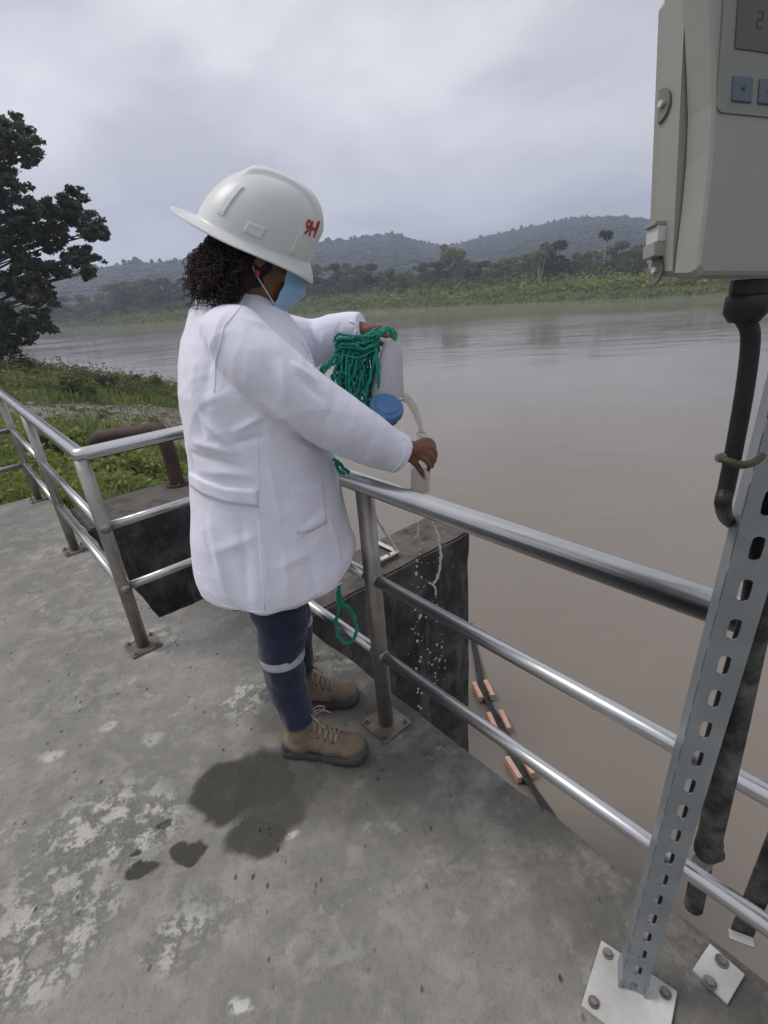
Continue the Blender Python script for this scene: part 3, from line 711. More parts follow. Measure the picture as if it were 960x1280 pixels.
# broken light stones on the silt bar
for i, (px, py, s, lb) in enumerate(((217,494,.55,'pale flat rock on the tip of the bank'), (228,503,.4,'whitish rock behind the lab coat by the water'), (150,487,.3,'small pale stone among shrubs on the bank crest'), (196,507,.3,'small grey stone in the middle of the silt bar'))):
    p = onz(px, py, -2.8); bm = bmesh.new(); bmesh.ops.create_icosphere(bm, subdivisions=2, radius=1)
    for v in bm.verts: v.co = Vector((v.co.x*s, v.co.y*s*.7, v.co.z*s*.3))*(1+.3*noise.noise(v.co*1.5+Vector((i*3,0,0)))) + Vector((p.x, p.y, gz(p.x, p.y)+s*.1))
    tag(link('rock', bm, M['zinc_plate'], None, False), lb, 'rock')

# ---- overhanging tree on the left bank
TY = 27.
t = thing('broadleaf_tree', 'large dark tree overhanging the river from the left bank', 'tree', (*ony(-70, 470, TY).xy, gz(*ony(-70, 470, TY).xy)))
bm = bmesh.new(); base = t.location
crown_px = [(8,160,20),(25,182,17),(0,200,22),(38,196,12),(10,235,18),(30,262,20),(5,290,24),(45,285,18),(60,262,12),(28,318,20),(60,300,18),(84,262,15),(96,247,13),(105,278,18),(118,292,13),(75,285,16),(92,322,15),(112,318,14),(105,338,10),(70,335,16),(45,345,18),(15,352,20),(60,368,14),(38,375,16),(10,398,20),(45,400,18),(30,418,13),(0,420,16),
            (-30,150,24),(-50,190,26),(-30,230,24),(-60,270,28),(-35,300,26),(-60,340,28),(-30,380,26),(-80,220,26),(-100,290,28),(-110,350,26),(-60,410,20),(-130,240,26),(-150,300,28),(-60,120,24),(-100,150,26)]
cpts = []
for px, py, r in crown_px:
    for j in range(2):
        Yd = TY + rnd.uniform(-2.6, 2.6); p = ony(px+rnd.uniform(-4, 4), py+rnd.uniform(-4, 4), Yd); cpts.append((p, r/FPX*TY*1.02))
top = ony(-65, 110, TY)
tube(bm, smooth_path([base+Vector((0,0,-.5)), base.lerp(top, .3)+Vector((.3,0,0)), base.lerp(top, .65), top], 5), [.55,.52,.5,.48,.45,.42,.38,.35,.32,.28,.24,.2,.15,.12,.1,.06][:16], 10)
for c, r in cpts:
    s = base.lerp(top, min(max((c.z-base.z)/(top.z-base.z)-.18, .12), .9)); mid = s.lerp(c, .55)+Vector((0,0,.35))
    tube(bm, smooth_path([s, mid, c], 4), [.07,.065,.06,.05,.045,.04,.035,.03,.02], 5)
link('trunk', bm, M['bark'], t)
C = []
for c, r in cpts:
    for q in range(13):
        o_ = in_ball(1, .3)[0]*r*1.15; o_[2] *= .8; rr_ = r*rnd.uniform(.18, .42); k = int(64*(rr_/.3)**1.5)
        b = in_ball(max(k, 20), .3); b[:, 2] *= .6; C.append(np.array(c)+o_+b*rr_)
C = np.concatenate(C); n1, n2 = rand_axes(len(C), .10, .2); quads('crown', C, n1, n2, M['leaf_near'], t)

# ---- concrete works
def slab(name, u0, u1, v0, v1, z0, z1, m, seg=.12, jag=.012, parent=None):
    bm = bmesh.new(); nu = max(2, int((u1-u0)/seg)); nv = max(2, int((v1-v0)/seg)); nzv = max(2, int((z1-z0)/(seg*2)))
    def grid(n1, n2, f):
        g = [[bm.verts.new(f(i/n1, j/n2)) for j in range(n2+1)] for i in range(n1+1)]
        for i in range(n1):
            for j in range(n2): bm.faces.new((g[i][j], g[i+1][j], g[i+1][j+1], g[i][j+1]))
    L = lambda a, b, t: a+(b-a)*t
    grid(nu, nv, lambda a, b: uv(L(u0,u1,a), L(v0,v1,b), z1))
    grid(nv, nu, lambda a, b: uv(L(u0,u1,b), L(v0,v1,a), z0))
    grid(nu, nzv, lambda a, b: uv(L(u0,u1,a), v0, L(z0,z1,b)))
    grid(nu, nzv, lambda a, b: uv(L(u1,u0,a), v1, L(z0,z1,b)))
    grid(nv, nzv, lambda a, b: uv(u1, L(v0,v1,a), L(z0,z1,b)))
    grid(nv, nzv, lambda a, b: uv(u0, L(v1,v0,a), L(z0,z1,b)))
    bmesh.ops.remove_doubles(bm, verts=bm.verts, dist=1e-5)
    es = [e for e in bm.edges if len(e.link_faces) == 2 and e.calc_face_angle(0) > 1.]
    bmesh.ops.bevel(bm, geom=es, offset=.012, segments=2, affect='EDGES')
    for v in bm.verts:
        n = noise.noise_vector(v.co*6)*jag + noise.noise_vector(v.co*23)*jag*.35
        v.co += Vector((n.x, n.y, n.z*.25))
    return tag(link(name, bm, m, parent, False), kind='structure')
def deck():
    us = sorted(set([-5.38+(2.9)*i/48 for i in range(49)] + [-2.48+5.48*i/90 for i in range(91)])); vs = sorted(set([-3.4+3.87*i/64 for i in range(65)] + [.47+.502*i/9 for i in range(10)]))
    bm = bmesh.new(); vt = {}
    def V3(i, j, z):
        k = (i, j, z)
        if k not in vt: vt[k] = bm.verts.new(uv(us[i], vs[j], z))
        return vt[k]
    inside = lambda i, j: 0 <= i < len(us)-1 and 0 <= j < len(vs)-1 and not (us[i] < -2.4801 and vs[j] > .4699)
    zl = (0., -.06, -.12, -.24, -.36)
    for i in range(len(us)-1):
        for j in range(len(vs)-1):
            if not inside(i, j): continue
            bm.faces.new((V3(i,j,0.), V3(i+1,j,0.), V3(i+1,j+1,0.), V3(i,j+1,0.))); bm.faces.new((V3(i,j,-.36), V3(i,j+1,-.36), V3(i+1,j+1,-.36), V3(i+1,j,-.36)))
            for (di, dj), (a, b) in (((-1,0), ((i,j+1),(i,j))), ((1,0), ((i+1,j),(i+1,j+1))), ((0,-1), ((i,j),(i+1,j))), ((0,1), ((i+1,j+1),(i,j+1)))):
                if not inside(i+di, j+dj):
                    for za_, zb_ in zip(zl, zl[1:]): bm.faces.new((V3(*a, zb_), V3(*b, zb_), V3(*b, za_), V3(*a, za_)))
    es = [e for e in bm.edges if len(e.link_faces) == 2 and e.calc_face_angle(0) > 1.]
    bmesh.ops.bevel(bm, geom=es, offset=.010, segments=2, affect='EDGES')
    for v in bm.verts:
        n = noise.noise_vector(v.co*5)*.012 + noise.noise_vector(v.co*21)*.006; v.co += Vector((n.x, n.y, n.z*.2))
    return tag(link('deck', bm, M['deck'], None, False), kind='structure')
deck()
slab('pit_wall', -5.34, -2.50, -3.0, .43, -4.4, -.365, M['mold'], .2)
slab('pit_wall', -2.44, 3.0, -3.0, .90, -4.4, -.365, M['mold'], .2)
o = slab('wing_wall', -2.20, -1.83, .985, 2.245, -4.4, .048, M['mold'], .06, .010)
o = slab('channel_wall', -4.72, -4.1, .48, 2.45, -4.4, .0, M['mold'], .08, .01)

# ---- water surface foam line etc. left to the material

# ================================================================== RAILING
RV1, RV0, RU = .85, .33, -2.30
TOPZ = .978
ral = thing('railing', 'stainless steel pipe railing round the edge of the concrete deck', 'railing', uv(RU, RV0))
def hz(px, py, v):      # height of a point seen at this pixel on the vertical plane v = const
    d = ray(px, py); t = v/(d.dot(V)); return (EYE+d*t).z
zm, zb = .648, .338
def pipe(name, a, b, r, m=M['steel'], n=24, parent=ral):
    bm = bmesh.new(); tube(bm, [a, a.lerp(b, .5), b], r, n); return link(name, bm, m, parent)
UE, LE, LV = 1.6, -5.235, -2.6
def run(name, z, r):
    bm = bmesh.new(); e = .028
    tube(bm, [uv(LE, LV, z), uv(LE, RV0-e*2, z), uv(LE-.0, RV0-e, z), uv(LE+e, RV0, z), uv(LE+2*e, RV0, z), uv(RU-e, RV0, z), uv(RU, RV0, z), uv(RU, RV0+e, z), uv(RU, RV1-e, z), uv(RU+e*.4, RV1-e*.4, z), uv(RU+e, RV1, z), uv(UE, RV1, z)], r, 24)
    return link(name, bm, M['steel'], ral)
run('top_rail', TOPZ, .030)
for z in (zm, zb):
    gap = .02
    for a, b in ((uv(LE, LV, z), uv(LE, RV0, z)), (uv(LE, RV0, z), uv(-3.784, RV0, z)), (uv(-3.784, RV0, z), uv(RU, RV0, z)), (uv(RU, RV0, z), uv(RU, RV1, z)), (uv(RU, RV1, z), uv(-1.096, RV1, z)), (uv(-1.096, RV1, z), uv(.55, RV1, z)), (uv(.55, RV1, z), uv(UE, RV1, z))):
        d = (b-a).normalized()*gap; pipe('middle_rail' if z == zm else 'lower_rail', a+d, b-d, .0195)
def post(u_, v_, lb=None):
    bm = bmesh.new(); tube(bm, [uv(u_, v_, .003), uv(u_, v_, .5), uv(u_, v_, TOPZ-.02)], .0285, 24); p = link('post', bm, M['post_steel'], ral)
    for z in (zm, zb):      # weld collars where the rails meet the post
        bm = bmesh.new(); tube(bm, [uv(u_-.031, v_, z), uv(u_+.031, v_, z)], .0215, 16); link('weld', bm, M['post_steel'], p)
    bm = bmesh.new(); box(bm, uv(u_, v_, .005), (.14, .14, .008), (U, V, Vector((0,0,1))), .002); link('base_plate', bm, M['plate'], p, False)
    for du, dv in ((-1,-1),(1,-1),(1,1),(-1,1)):
        bm = bmesh.new(); tube(bm, [uv(u_+du*.052, v_+dv*.052, .009), uv(u_+du*.052, v_+dv*.052, .018)], .009, 6); tube(bm, [uv(u_+du*.052, v_+dv*.052, .018), uv(u_+du*.052, v_+dv*.052, .026)], .005, 8)
        link('bolt', bm, M['bolt'], p, False)
for u_, v_ in ((LE, RV0), (-3.784, RV0), (RU, RV0), (RU, RV1-.002), (-1.096, RV1), (.55, RV1), (LE, -1.0)): post(u_, v_)

# ================================================================== things on the works
# rusty bent pipe on the far channel wall
a = onz(222, 606, .0); zt = .0
rp = thing('rusty_pipe', 'thick rusty brown pipe bent down to the channel wall behind the left railing', 'pipe', a)
pt = [a+Vector((0,0,-.0)), a+Vector((0,0,.22)), a+Vector((-.02,.0,.32)), a+Vector((-.12,.02,.40))]
e1 = ony(198, 537, a.y+.05); e2 = ony(128, 546, a.y+.35)
bm = bmesh.new(); tube(bm, smooth_path([a+Vector((0,0,.012)), Vector((a.x, a.y, (a.z+e1.z)*.5)), Vector((a.x-.01, a.y, e1.z-.1)), e1, e1.lerp(e2, .3), e2, e2+Vector((-.35,.4,-.16))], 6), .064, 18); link('pipe_run', bm, M['rust'], rp)
bm = bmesh.new(); tube(bm, [a+Vector((0,0,.003)), a+Vector((0,0,.02))], .10, 16); link('flange', bm, M['rust'], rp, False)
for k in range(6):
    bm = bmesh.new(); c = a+Vector((math.cos(k*1.05)*.083, math.sin(k*1.05)*.083, .02)); tube(bm, [c, c+Vector((0,0,.012))], .009, 6); link('bolt', bm, M['bolt'], rp, False)
# white angle bracket on the wing wall
b0 = onz(497, 692, .066); b1 = onz(466, 677, .066); b2 = onz(466, 707, .066)
tipz = ony(463, 632, b0.y+.02)
wb = thing('white_bracket', 'chipped white metal angle bracket on top of the stained wall by the railing', 'bracket', b0)
def bar(nm, p, q, wd=.022, th=.004, up=Vector((0,0,1)), parent=wb, m=M['white_paint']):
    d = (q-p); L = d.length; d.normalize(); s = d.cross(up).normalized(); n = s.cross(d)
    bm = bmesh.new(); box(bm, (p+q)/2, (L, wd, th), (d, s, n)); box(bm, (p+q)/2+s*(wd/2)-n*(wd/2-th/2), (L, th, wd), (d, s, n)); return link(nm, bm, m, parent, False)
bar('flat_arm', b0+Vector((0,0,.012)), b1+Vector((0,0,.012)), .03); bar('flat_arm', b0+Vector((0,0,.017)), b2+Vector((0,0,.017)), .03)
bar('brace', b0+Vector((0,0,.02)), tipz, .022)
for f_ in (.35, .75):
    bm = bmesh.new(); c = b0.lerp(b2, f_)+Vector((0,0,.019)); tube(bm, [c, c+Vector((0,0,.008))], .009, 6); link('bolt', bm, M['bolt'], wb, False)

# floating boom in the river below the deck
bl = [onz(598, 838, WZ), onz(604, 868, WZ), onz(622, 905, WZ), onz(648, 962, WZ), onz(676, 1006, WZ), onz(700, 1050, WZ)]
for p in bl: p.z = WZ
boom = thing('floating_boom', 'black floating boom with orange blocks in the brown water below the deck', 'boom', bl[0])
path = smooth_path([bl[0]+(bl[0]-bl[1])*2.2] + bl + [bl[-1]+(bl[-1]-bl[-2])*2], 6)
bm = bmesh.new(); pr = None
rows = []
for i, p in enumerate(path):
    d = (path[min(i+1, len(path)-1)]-path[max(i-1, 0)]).normalized(); s = d.cross(Vector((0,0,1))); tw = .5*math.sin(i*.5)
    sv = (s*math.cos(tw)+Vector((0,0,1))*math.sin(tw))
    rows.append([bm.verts.new(p+Vector((0,0,.06))+sv*.045+Vector((0,0,k))) for k in (.006, -.006)] + [bm.verts.new(p+Vector((0,0,.06))-sv*.045+Vector((0,0,k))) for k in (-.006, .006)])
for a_, b_ in zip(rows, rows[1:]):
    for k in range(4): bm.faces.new((a_[k], b_[k], b_[(k+1)%4], a_[(k+1)%4]))
link('belt', bm, M['black'], boom, False)
M['orange'] = mottled('orange_float', (.55,.33,.23), (.62,.42,.31), 10, .7, .2, 40, .004)
for f_ in (1.0, 2.05, 3.05):
    i = int(f_); q = bl[i].lerp(bl[i+1], f_-i) if i < 5 else bl[5]
    d = (bl[min(i+1,5)]-bl[min(i,4)]).normalized(); s = d.cross(Vector((0,0,1)))
    for sg in (-1, 1):
        bm = bmesh.new(); box(bm, q+s*(.075*sg)+Vector((0,0,.06)), (.27, .055, .09), (d, s, Vector((0,0,1))), .008)
        link('float_block', bm, M['orange'], boom, False)

# ================================================================== STRUTS, ENCLOSURE, CONDUIT
def channel(bm, base, face, side, wd, dp, z0, z1, slots, th=.0035):
    """slotted channel: face plate at 'base' spanning along 'face' with holes, two flanges going back along 'side'"""
    sw, shh = wd*.155, .0185
    zs = sorted(slots); lv = [z0]
    fpt = lambda x, z, d: base + face*x + side*d + Vector((0,0,z))
    lo = z0
    for zc in zs:
        hi_ = zc+shh+.006; lo2 = zc-shh-.006
        if lo2 > lo: bx(bm, fpt, -wd/2, wd/2, lo, lo2, 0, th)
        # plate tile with a hole
        H_ = shh+.006; hx = wd/2
        rg = [(sw*math.cos(t), zc+(shh-sw)*(1 if t < math.pi else -1)+sw*math.sin(t)) for t in (0, .45, math.pi/4, 1.15, math.pi/2, math.pi-1.15, 3*math.pi/4, math.pi-.45, math.pi-1e-6, math.pi+.45, 5*math.pi/4, math.pi+1.15, 3*math.pi/2, 2*math.pi-1.15, 7*math.pi/4, 2*math.pi-.45)]
        rg[0] = (sw, zc); rg[8] = (-sw, zc)
        out_ = [(x, zc+z) for x, z in ((hx,0),(hx,H_*.6),(hx,H_),(hx*.5,H_),(0,H_),(-hx*.5,H_),(-hx,H_),(-hx,H_*.6),(-hx,0),(-hx,-H_*.6),(-hx,-H_),(-hx*.5,-H_),(0,-H_),(hx*.5,-H_),(hx,-H_),(hx,-H_*.6))]
        vi = [[bm.verts.new(fpt(x, z, d)) for x, z in rg] for d in (0, th)]; vo = [[bm.verts.new(fpt(x, z, d)) for x, z in out_] for d in (0, th)]
        for j in range(16):
            k = (j+1) % 16
            bm.faces.new((vi[0][j], vi[0][k], vo[0][k], vo[0][j])); bm.faces.new((vi[1][k], vi[1][j], vo[1][j], vo[1][k])); bm.faces.new((vi[0][k], vi[0][j], vi[1][j], vi[1][k]))
        lo = hi_
    if z1 > lo: bx(bm, fpt, -wd/2, wd/2, lo, z1, 0, th)
    bx(bm, fpt, wd/2-th, wd/2, z0, z1, th, dp); bx(bm, fpt, -wd/2, -wd/2+th, z0, z1, th, dp)
    bx(bm, fpt, wd/2-.012, wd/2-th, z0, z1, dp-th, dp); bx(bm, fpt, -wd/2+th, -wd/2+.012, z0, z1, dp-th, dp)
def bx(bm, fpt, x0, x1, z0, z1, d0, d1):
    vs = [bm.verts.new(fpt(x, z, d)) for x in (x0, x1) for z in (z0, z1) for d in (d0, d1)]
    for f in ((0,1,3,2),(4,6,7,5),(0,4,5,1),(2,3,7,6),(0,2,6,4),(1,5,7,3)): bm.faces.new([vs[i] for i in f])
SB = onz(790, 1240, .006); SB.z = 0
fa = Vector((math.cos(R(-24)), math.sin(R(-24)), 0)); sa = Vector((-fa.y, fa.x, 0))
lean = Vector((.012, .0, 1.28))
st = thing('strut_post', 'slotted galvanised channel post on a white plate, holding the grey instrument box', 'post', SB)
bm = bmesh.new(); zs = [.03+.0661*k for k in range(22)]
channel(bm, Vector((0,0,0)), fa, sa, .051, .043, .012, 1.52, zs)
shx = Vector((lean.x/lean.z, lean.y/lean.z, 0))
for v in bm.verts: v.co = v.co + SB + shx*v.co.z
link('channel', bm, M['galv'], st, False)
pax = (onz(838,1245)-onz(765,1195)).normalized(); pay = Vector((-pax.y, pax.x, 0))
pc = (onz(765,1195)+onz(782,1300))/2+Vector((.012,-.005,0)); pc = SB+Vector((-.012,-.012,0))
bm = bmesh.new(); box(bm, pc+Vector((0,0,.006)), (.165, .15, .011), (pax, pay, Vector((0,0,1))), .002); bp = link('base_plate', bm, M['zinc_plate'], st, False)
for i, j in ((-1,-1),(1,-1),(1,1),(-1,1)):
    bm = bmesh.new(); c = pc+pax*(i*.062)+pay*(j*.055)+Vector((0,0,.011)); tube(bm, [c, c+Vector((0,0,.004))], .012, 16); tube(bm, [c+Vector((0,0,.004)), c+Vector((0,0,.011))], .0085, 6); link('bolt', bm, M['bolt'], bp, False)
for sg in (-1, 1):
    bm = bmesh.new(); box(bm, SB+fa*(sg*.0265)+sa*.02+Vector((0,0,.03)), (.006, .05, .04), (fa, sa, Vector((0,0,1)))); link('welded_tab', bm, M['galv'], st, False)
# second post at the right edge
S2 = onz(948, 1262, 0); f2 = V; s2 = U
s2t = thing('strut_post', 'wide grey channel post at the right edge, beside a small two-bolt plate', 'post', S2)
bm = bmesh.new(); channel(bm, Vector((0,0,0)), Vector((math.cos(R(38)), math.sin(R(38)), 0)), Vector((math.sin(R(38)), -math.cos(R(38)), 0)), .10, .08, .004, 1.7, [.2+.11*k for k in range(12)])
for v in bm.verts: v.co += S2 + Vector((.012,-.035,0))
link('channel', bm, M['galv'], s2t, False)
c2 = onz(897, 1218); ax2 = (onz(873,1232)-onz(905,1182)).normalized(); ay2 = Vector((-ax2.y, ax2.x, 0))
bm = bmesh.new(); box(bm, c2+ay2*0.0+Vector((0,0,.006)), (.085, .075, .010), (ax2, ay2, Vector((0,0,1))), .002); bp2 = link('base_plate', bm, M['zinc_plate'], s2t, False)
for q in ((902,1202),(887,1229)):
    bm = bmesh.new(); c = onz(*q, .011); tube(bm, [c, c+Vector((0,0,.004))], .014, 16); tube(bm, [c+Vector((0,0,.004)), c+Vector((0,0,.012))], .010, 6); link('bolt', bm, M['bolt'], bp2, False)
# short dark bracket beyond the lower rail
S3 = onz(925, 1172, 0)
s3 = thing('angle_bracket', 'dark steel angle standing at the deck edge behind the lower rail', 'bracket', S3)
bm = bmesh.new(); box(bm, S3+Vector((.012,.01,.35)), (.045, .006, .7), (Vector((.9,-.43,0)), Vector((.43,.9,0)), Vector((0,0,1)))); box(bm, S3+Vector((.032,.02,.35)), (.006, .045, .7), (Vector((.9,-.43,0)), Vector((.43,.9,0)), Vector((0,0,1))))
link('upright', bm, M['galv_dirty'], s3, False)
bm = bmesh.new(); box(bm, S3+Vector((-.002,-.004,.005)), (.05, .022, .006), (Vector((.9,-.43,0)), Vector((.43,.9,0)), Vector((0,0,1)))); link('foot', bm, M['zinc_plate'], s3, False)

# enclosure: built in its own (s, z, out) frame
EO = ony(868, 346, .46); ET = R(3.6); EP = R(12); _U2 = Vector((math.cos(R(14)), math.sin(R(14)), 0)); _V2 = Vector((-_U2.y, _U2.x, 0))
_Z0 = Vector((0,0,1))*math.cos(EP)+_V2*math.sin(EP); EN = -_V2*math.cos(EP)+Vector((0,0,1))*math.sin(EP)
EU = _U2*math.cos(ET)-_Z0*math.sin(ET); EZ = _Z0*math.cos(ET)+_U2*math.sin(ET)
def onf(px, py, off=0.):
    """point of the front plane: (s along U, z)"""
    d = ray(px, py); t = (EO+EN*off-EYE).dot(EN)/d.dot(EN); p = EYE+d*t; return (p-EO).dot(EU), (p-EO).dot(EZ)
s0 = 0.; s1 = .235; ez0 = 0.; ez1 = .30
En = thing('instrument_box', 'grey plastic instrument box with display and arrow keys on the slotted post', 'box', EO+EZ*ez0)
f3 = lambda s, z, d: EO+EU*s+EN*d+EZ*z
EAX = (EU, EZ, EN)
def rrect(s0, s1, z0, z1, r, bulge=0., n=6):
    P = []
    for cx, cz, a0 in ((s1-r, z1-r, 0), (s0+r, z1-r, 90), (s0+r, z0+r, 180), (s1-r, z0+r, 270)):
        for k in range(n+1): a = R(a0+90*k/n); P.append((cx+r*math.cos(a), cz+r*math.sin(a)))
    return P
def solid(name, secs, m, parent, smooth=False):
    """stack of outlines (poly, depth)"""
    bm = bmesh.new(); rings = [[bm.verts.new(f3(s, z, d)) for s, z in P] for P, d in secs]; n = len(rings[0])
    bm.faces.new(rings[0][::-1]); bm.faces.new(rings[-1])
    for a, b in zip(rings, rings[1:]):
        for i in range(n): bm.faces.new((a[i], a[(i+1)%n], b[(i+1)%n], b[i]))
    bmesh.ops.recalc_face_normals(bm, faces=bm.faces); return link(name, bm, m, parent, smooth)
el_ = [onf(x, y) for x, y in ((868, 346), (873, 305), (880, 250), (886, 190), (889, 130), (888, 80), (886, 20), (883, -40), (880, -90))]
ez1 = el_[-1][1]+.02; s1 = .19; BD = .046
def case_outline(ds, dz, lift=0.):
    P = [(s1-ds-.01, ez1-dz), (s1-ds, ez1-dz-.01), (s1-ds, ez0+dz+lift+.01), (s1-ds-.01, ez0+dz+lift), (ds+.006, ez0+dz+lift), (ds+.001, ez0+dz+lift+.005)]
    return P + [(a+ds, b) for a, b in el_[1:]] + [(el_[-1][0]+ds+.012, ez1-dz)]
def rear_outline(ds, lift): return [(s1-ds-.01, ez1), (s1-ds, ez1-.01), (s1-ds, lift+.01), (s1-ds-.01, lift), (ds+.005, lift), (ds, lift+.005)] + [(ds-.0005, b) for a, b in el_[1:]] + [(ds+.012, ez1)]
solid('rear_case', [(rear_outline(.02, .03), -.075), (rear_outline(.02, .03), -BD-.001), (rear_outline(.0, .012), -BD), (rear_outline(.0, .006), -.024)], M['case'], En)
solid('front_cover', [(case_outline(0, 0, .004), -.0225), (case_outline(0, 0), -.006), (case_outline(.0022, .002), -.0018), (case_outline(.005, .005), 0)], M['case'], En)
# raised centre door with a bowed left edge
def rect_px(x0, y0, x1, y1, off): a = onf(x0, y0, off); b = onf(x1, y1, off); return min(a[0], b[0]), max(a[0], b[0]), min(a[1], b[1]), max(a[1], b[1])
k0 = onf(896, 140, .001); kp = (k0[0], s1-.02, k0[1], ez1-.03)
solid('keypad', [(rrect(kp[0], kp[1], kp[2], kp[3], .006), .0003), (rrect(kp[0], kp[1], kp[2], kp[3], .006), .0012)], M['keypad'], En)
lx = rect_px(919, 60, 960, 0, .002); lw = kp[1]-.012
ld = solid('display', [(rrect(lx[0], lw, lx[2], lx[2]+.062, .002), .0013), (rrect(lx[0], lw, lx[2], lx[2]+.062, .002), .0020)], M['lcd'], En)
bx0 = rect_px(915, 126, 942, 97, .002); pitch = onf(948, 110, .002)[0]-onf(915, 110, .002)[0]
def tri(c, sc, ang):
    return [(c[0]+sc*math.cos(ang+k*2.094), c[1]+sc*math.sin(ang+k*2.094)) for k in range(3)]
for i, ang in enumerate((math.pi, math.pi)):
    a0 = bx0[0]+pitch*i; b_ = solid('button', [(rrect(a0, a0+bx0[1]-bx0[0], bx0[2], bx0[3], .0012), .0013), (rrect(a0, a0+bx0[1]-bx0[0], bx0[2], bx0[3], .0012), .0022), (rrect(a0+.0006, a0+bx0[1]-bx0[0]-.0006, bx0[2]+.0006, bx0[3]-.0006, .001), .0026)], M['button'], En)
    cc = (a0+(bx0[1]-bx0[0])/2, (bx0[2]+bx0[3])/2); T_ = tri(cc, .0026, ang); solid('arrow', [(T_, .0027), (T_, .0029)], M['ink'], b_)
# digit ghost on the display: slanted segments of one figure
dg = onf(950, 25, .002); bm = bmesh.new()
for ds, dz, w_, h_ in ((0, .008, .007, .0014), (.0035, .004, .0014, .007), (0, 0, .007, .0014), (-.0035, -.004, .0014, .007), (0, -.008, .007, .0014)):
    c = f3(dg[0]+ds*.7, dg[1]+dz*.7, .0021); box(bm, c, (w_*.7, h_*.7, .0003), EAX)
link('display_digit', bm, M['ink'], ld, False)
# screw lugs on the left side, latch
def onside(px, py):
    d = ray(px, py); t = (EO-EYE).dot(EU)/d.dot(EU); p = EYE+d*t; return (p-EO).dot(EN), (p-EO).dot(EZ)
for px, py in ((836, 127), (830, 335)):
    dd, zc_ = onside(px, py); dd = -BD
    bm = bmesh.new(); P = [(dd+.013*math.cos(R(-90+15*k)), zc_+.013*math.sin(R(-90+15*k))) for k in range(13)]
    a_ = [bm.verts.new(EO-EU*.0005+EN*x+EZ*z) for x, z in P]; b_ = [bm.verts.new(EO-EU*.0030+EN*x+EZ*z) for x, z in P]
    bm.faces.new(a_); bm.faces.new(b_[::-1])
    for k in range(13): bm.faces.new((a_[k], b_[k], b_[(k+1)%13], a_[(k+1)%13]))
    bmesh.ops.recalc_face_normals(bm, faces=bm.faces); lg_ = link('screw_lug', bm, M['bolt'], En, False)
    bm = bmesh.new(); c = EO-EU*.003+EN*(dd+.005)+EZ*zc_; tube(bm, [c, c-EU*.003], .0026, 12); link('screw', bm, M['zinc_plate'], lg_, False)
dd, zt_ = onside(826, 279); _, zb_ = onside(826, 322)
SAX = (EU, EZ, EN)
for z0_, z1_, nm in ((zt_-.004, zt_, 0), (zb_, zb_+.012, 0), (zb_+.012, zt_-.004, 1)):
    bm = bmesh.new(); box(bm, EO-EU*(.0045 if nm else .006)+EN*(-BD+.006)+EZ*((z0_+z1_)/2), (.010 if nm else .013, z1_-z0_-.0002, .014), SAX, .0008); link('latch', bm, M['zinc_plate'] if nm else M['case'], En, False)
bm = bmesh.new(); box(bm, f3((s0+s1)/2, ez0+.05, -.083), (.13, .03, .014), EAX, .001); link('mounting_rail', bm, M['galv'], En, False)
# cable gland and black hose
G0 = ony(940, 349, EO.y+.045)
gl = thing('cable_gland', 'black ribbed cable gland under the instrument box', 'gland', G0)
bm = bmesh.new(); tube(bm, [G0, G0+Vector((0,0,-.012))], .017, 8); link('hex_nut', bm, M['black'], gl, False)
bm = bmesh.new(); tube(bm, [G0+Vector((0,0,-.012)), G0+Vector((0,0,-.015)), G0+Vector((0,0,-.030)), G0+Vector((0,0,-.038))], [.016,.0185,.0185,.013], 20); link('dome_nut', bm, M['black'], gl)
hp = [G0+Vector((0,0,-.034))]
for px, py in ((938, 420), (932, 480), (918, 560), (908, 610), (904, 632)): hp.append(ony(px, py, G0.y+.0))
hp.append(ony(912, 652, G0.y+.11)); hp.append(ony(945, 668, G0.y+.18))
ho = thing('black_hose', 'black ribbed hose running down from the instrument box beside the slotted post', 'hose', G0+Vector((0,0,-.05)))
pth = smooth_path(hp, 26); bm = bmesh.new()
tube(bm, pth, [.0084+.0002*(i % 2) for i in range(len(pth))], 14); link('corrugated_tube', bm, M['black'], ho, False)
cl = ony(918, 578, G0.y-.005)
ti = thing('wire_tie', 'olive wire tie with a bolt clamping the hose to the slotted post', 'tie', cl)
bm = bmesh.new(); cw = ony(903, 572, G0.y-.02)
tube(bm, smooth_path([ony(901,573,G0.y+.0), ony(906,575,G0.y-.025), ony(925,581,G0.y-.03), ony(942,578,G0.y-.02), ony(952,570,G0.y+.01)], 5), .0042, 8); link('wire', bm, M['brass'], ti)
bm = bmesh.new(); c = ony(903, 571, G0.y-.01); tube(bm, [c, c+Vector((-.006,-.004,0))], .005, 8); link('bolt', bm, M['bolt'], ti, False)
# dirty vertical pipe behind the post, elbow under the lower rail
dpy = .592
dp = [ony(992, 520, dpy), ony(968, 640, dpy), ony(940, 790, dpy), ony(912, 930, dpy), ony(893, 1020, dpy), ony(884, 1062, dpy)]
pp = thing('drain_pipe', 'mottled dark pipe hanging behind the slotted post, broken off below the lower rail', 'pipe', dp[-1])
bm = bmesh.new(); tube(bm, smooth_path(dp, 5), .021, 16, True); link('pipe_run', bm, M['galv_dirty'], pp)
bm = bmesh.new(); tube(bm, smooth_path([dp[-1]+Vector((0,0,.03)), dp[-1], dp[-1]+Vector((.012,.01,-.02)), dp[-1]+Vector((.03,.015,-.022))], 5), .023, 14); link('elbow', bm, M['galv_dirty'], pp)
c = ony(868, 1130, .70); bm = bmesh.new(); tube(bm, [ony(878,1078,.70), c+Vector((0,0,-.01))], .021, 12); link('lower_stub', bm, M['galv_dirty'], pp, False)

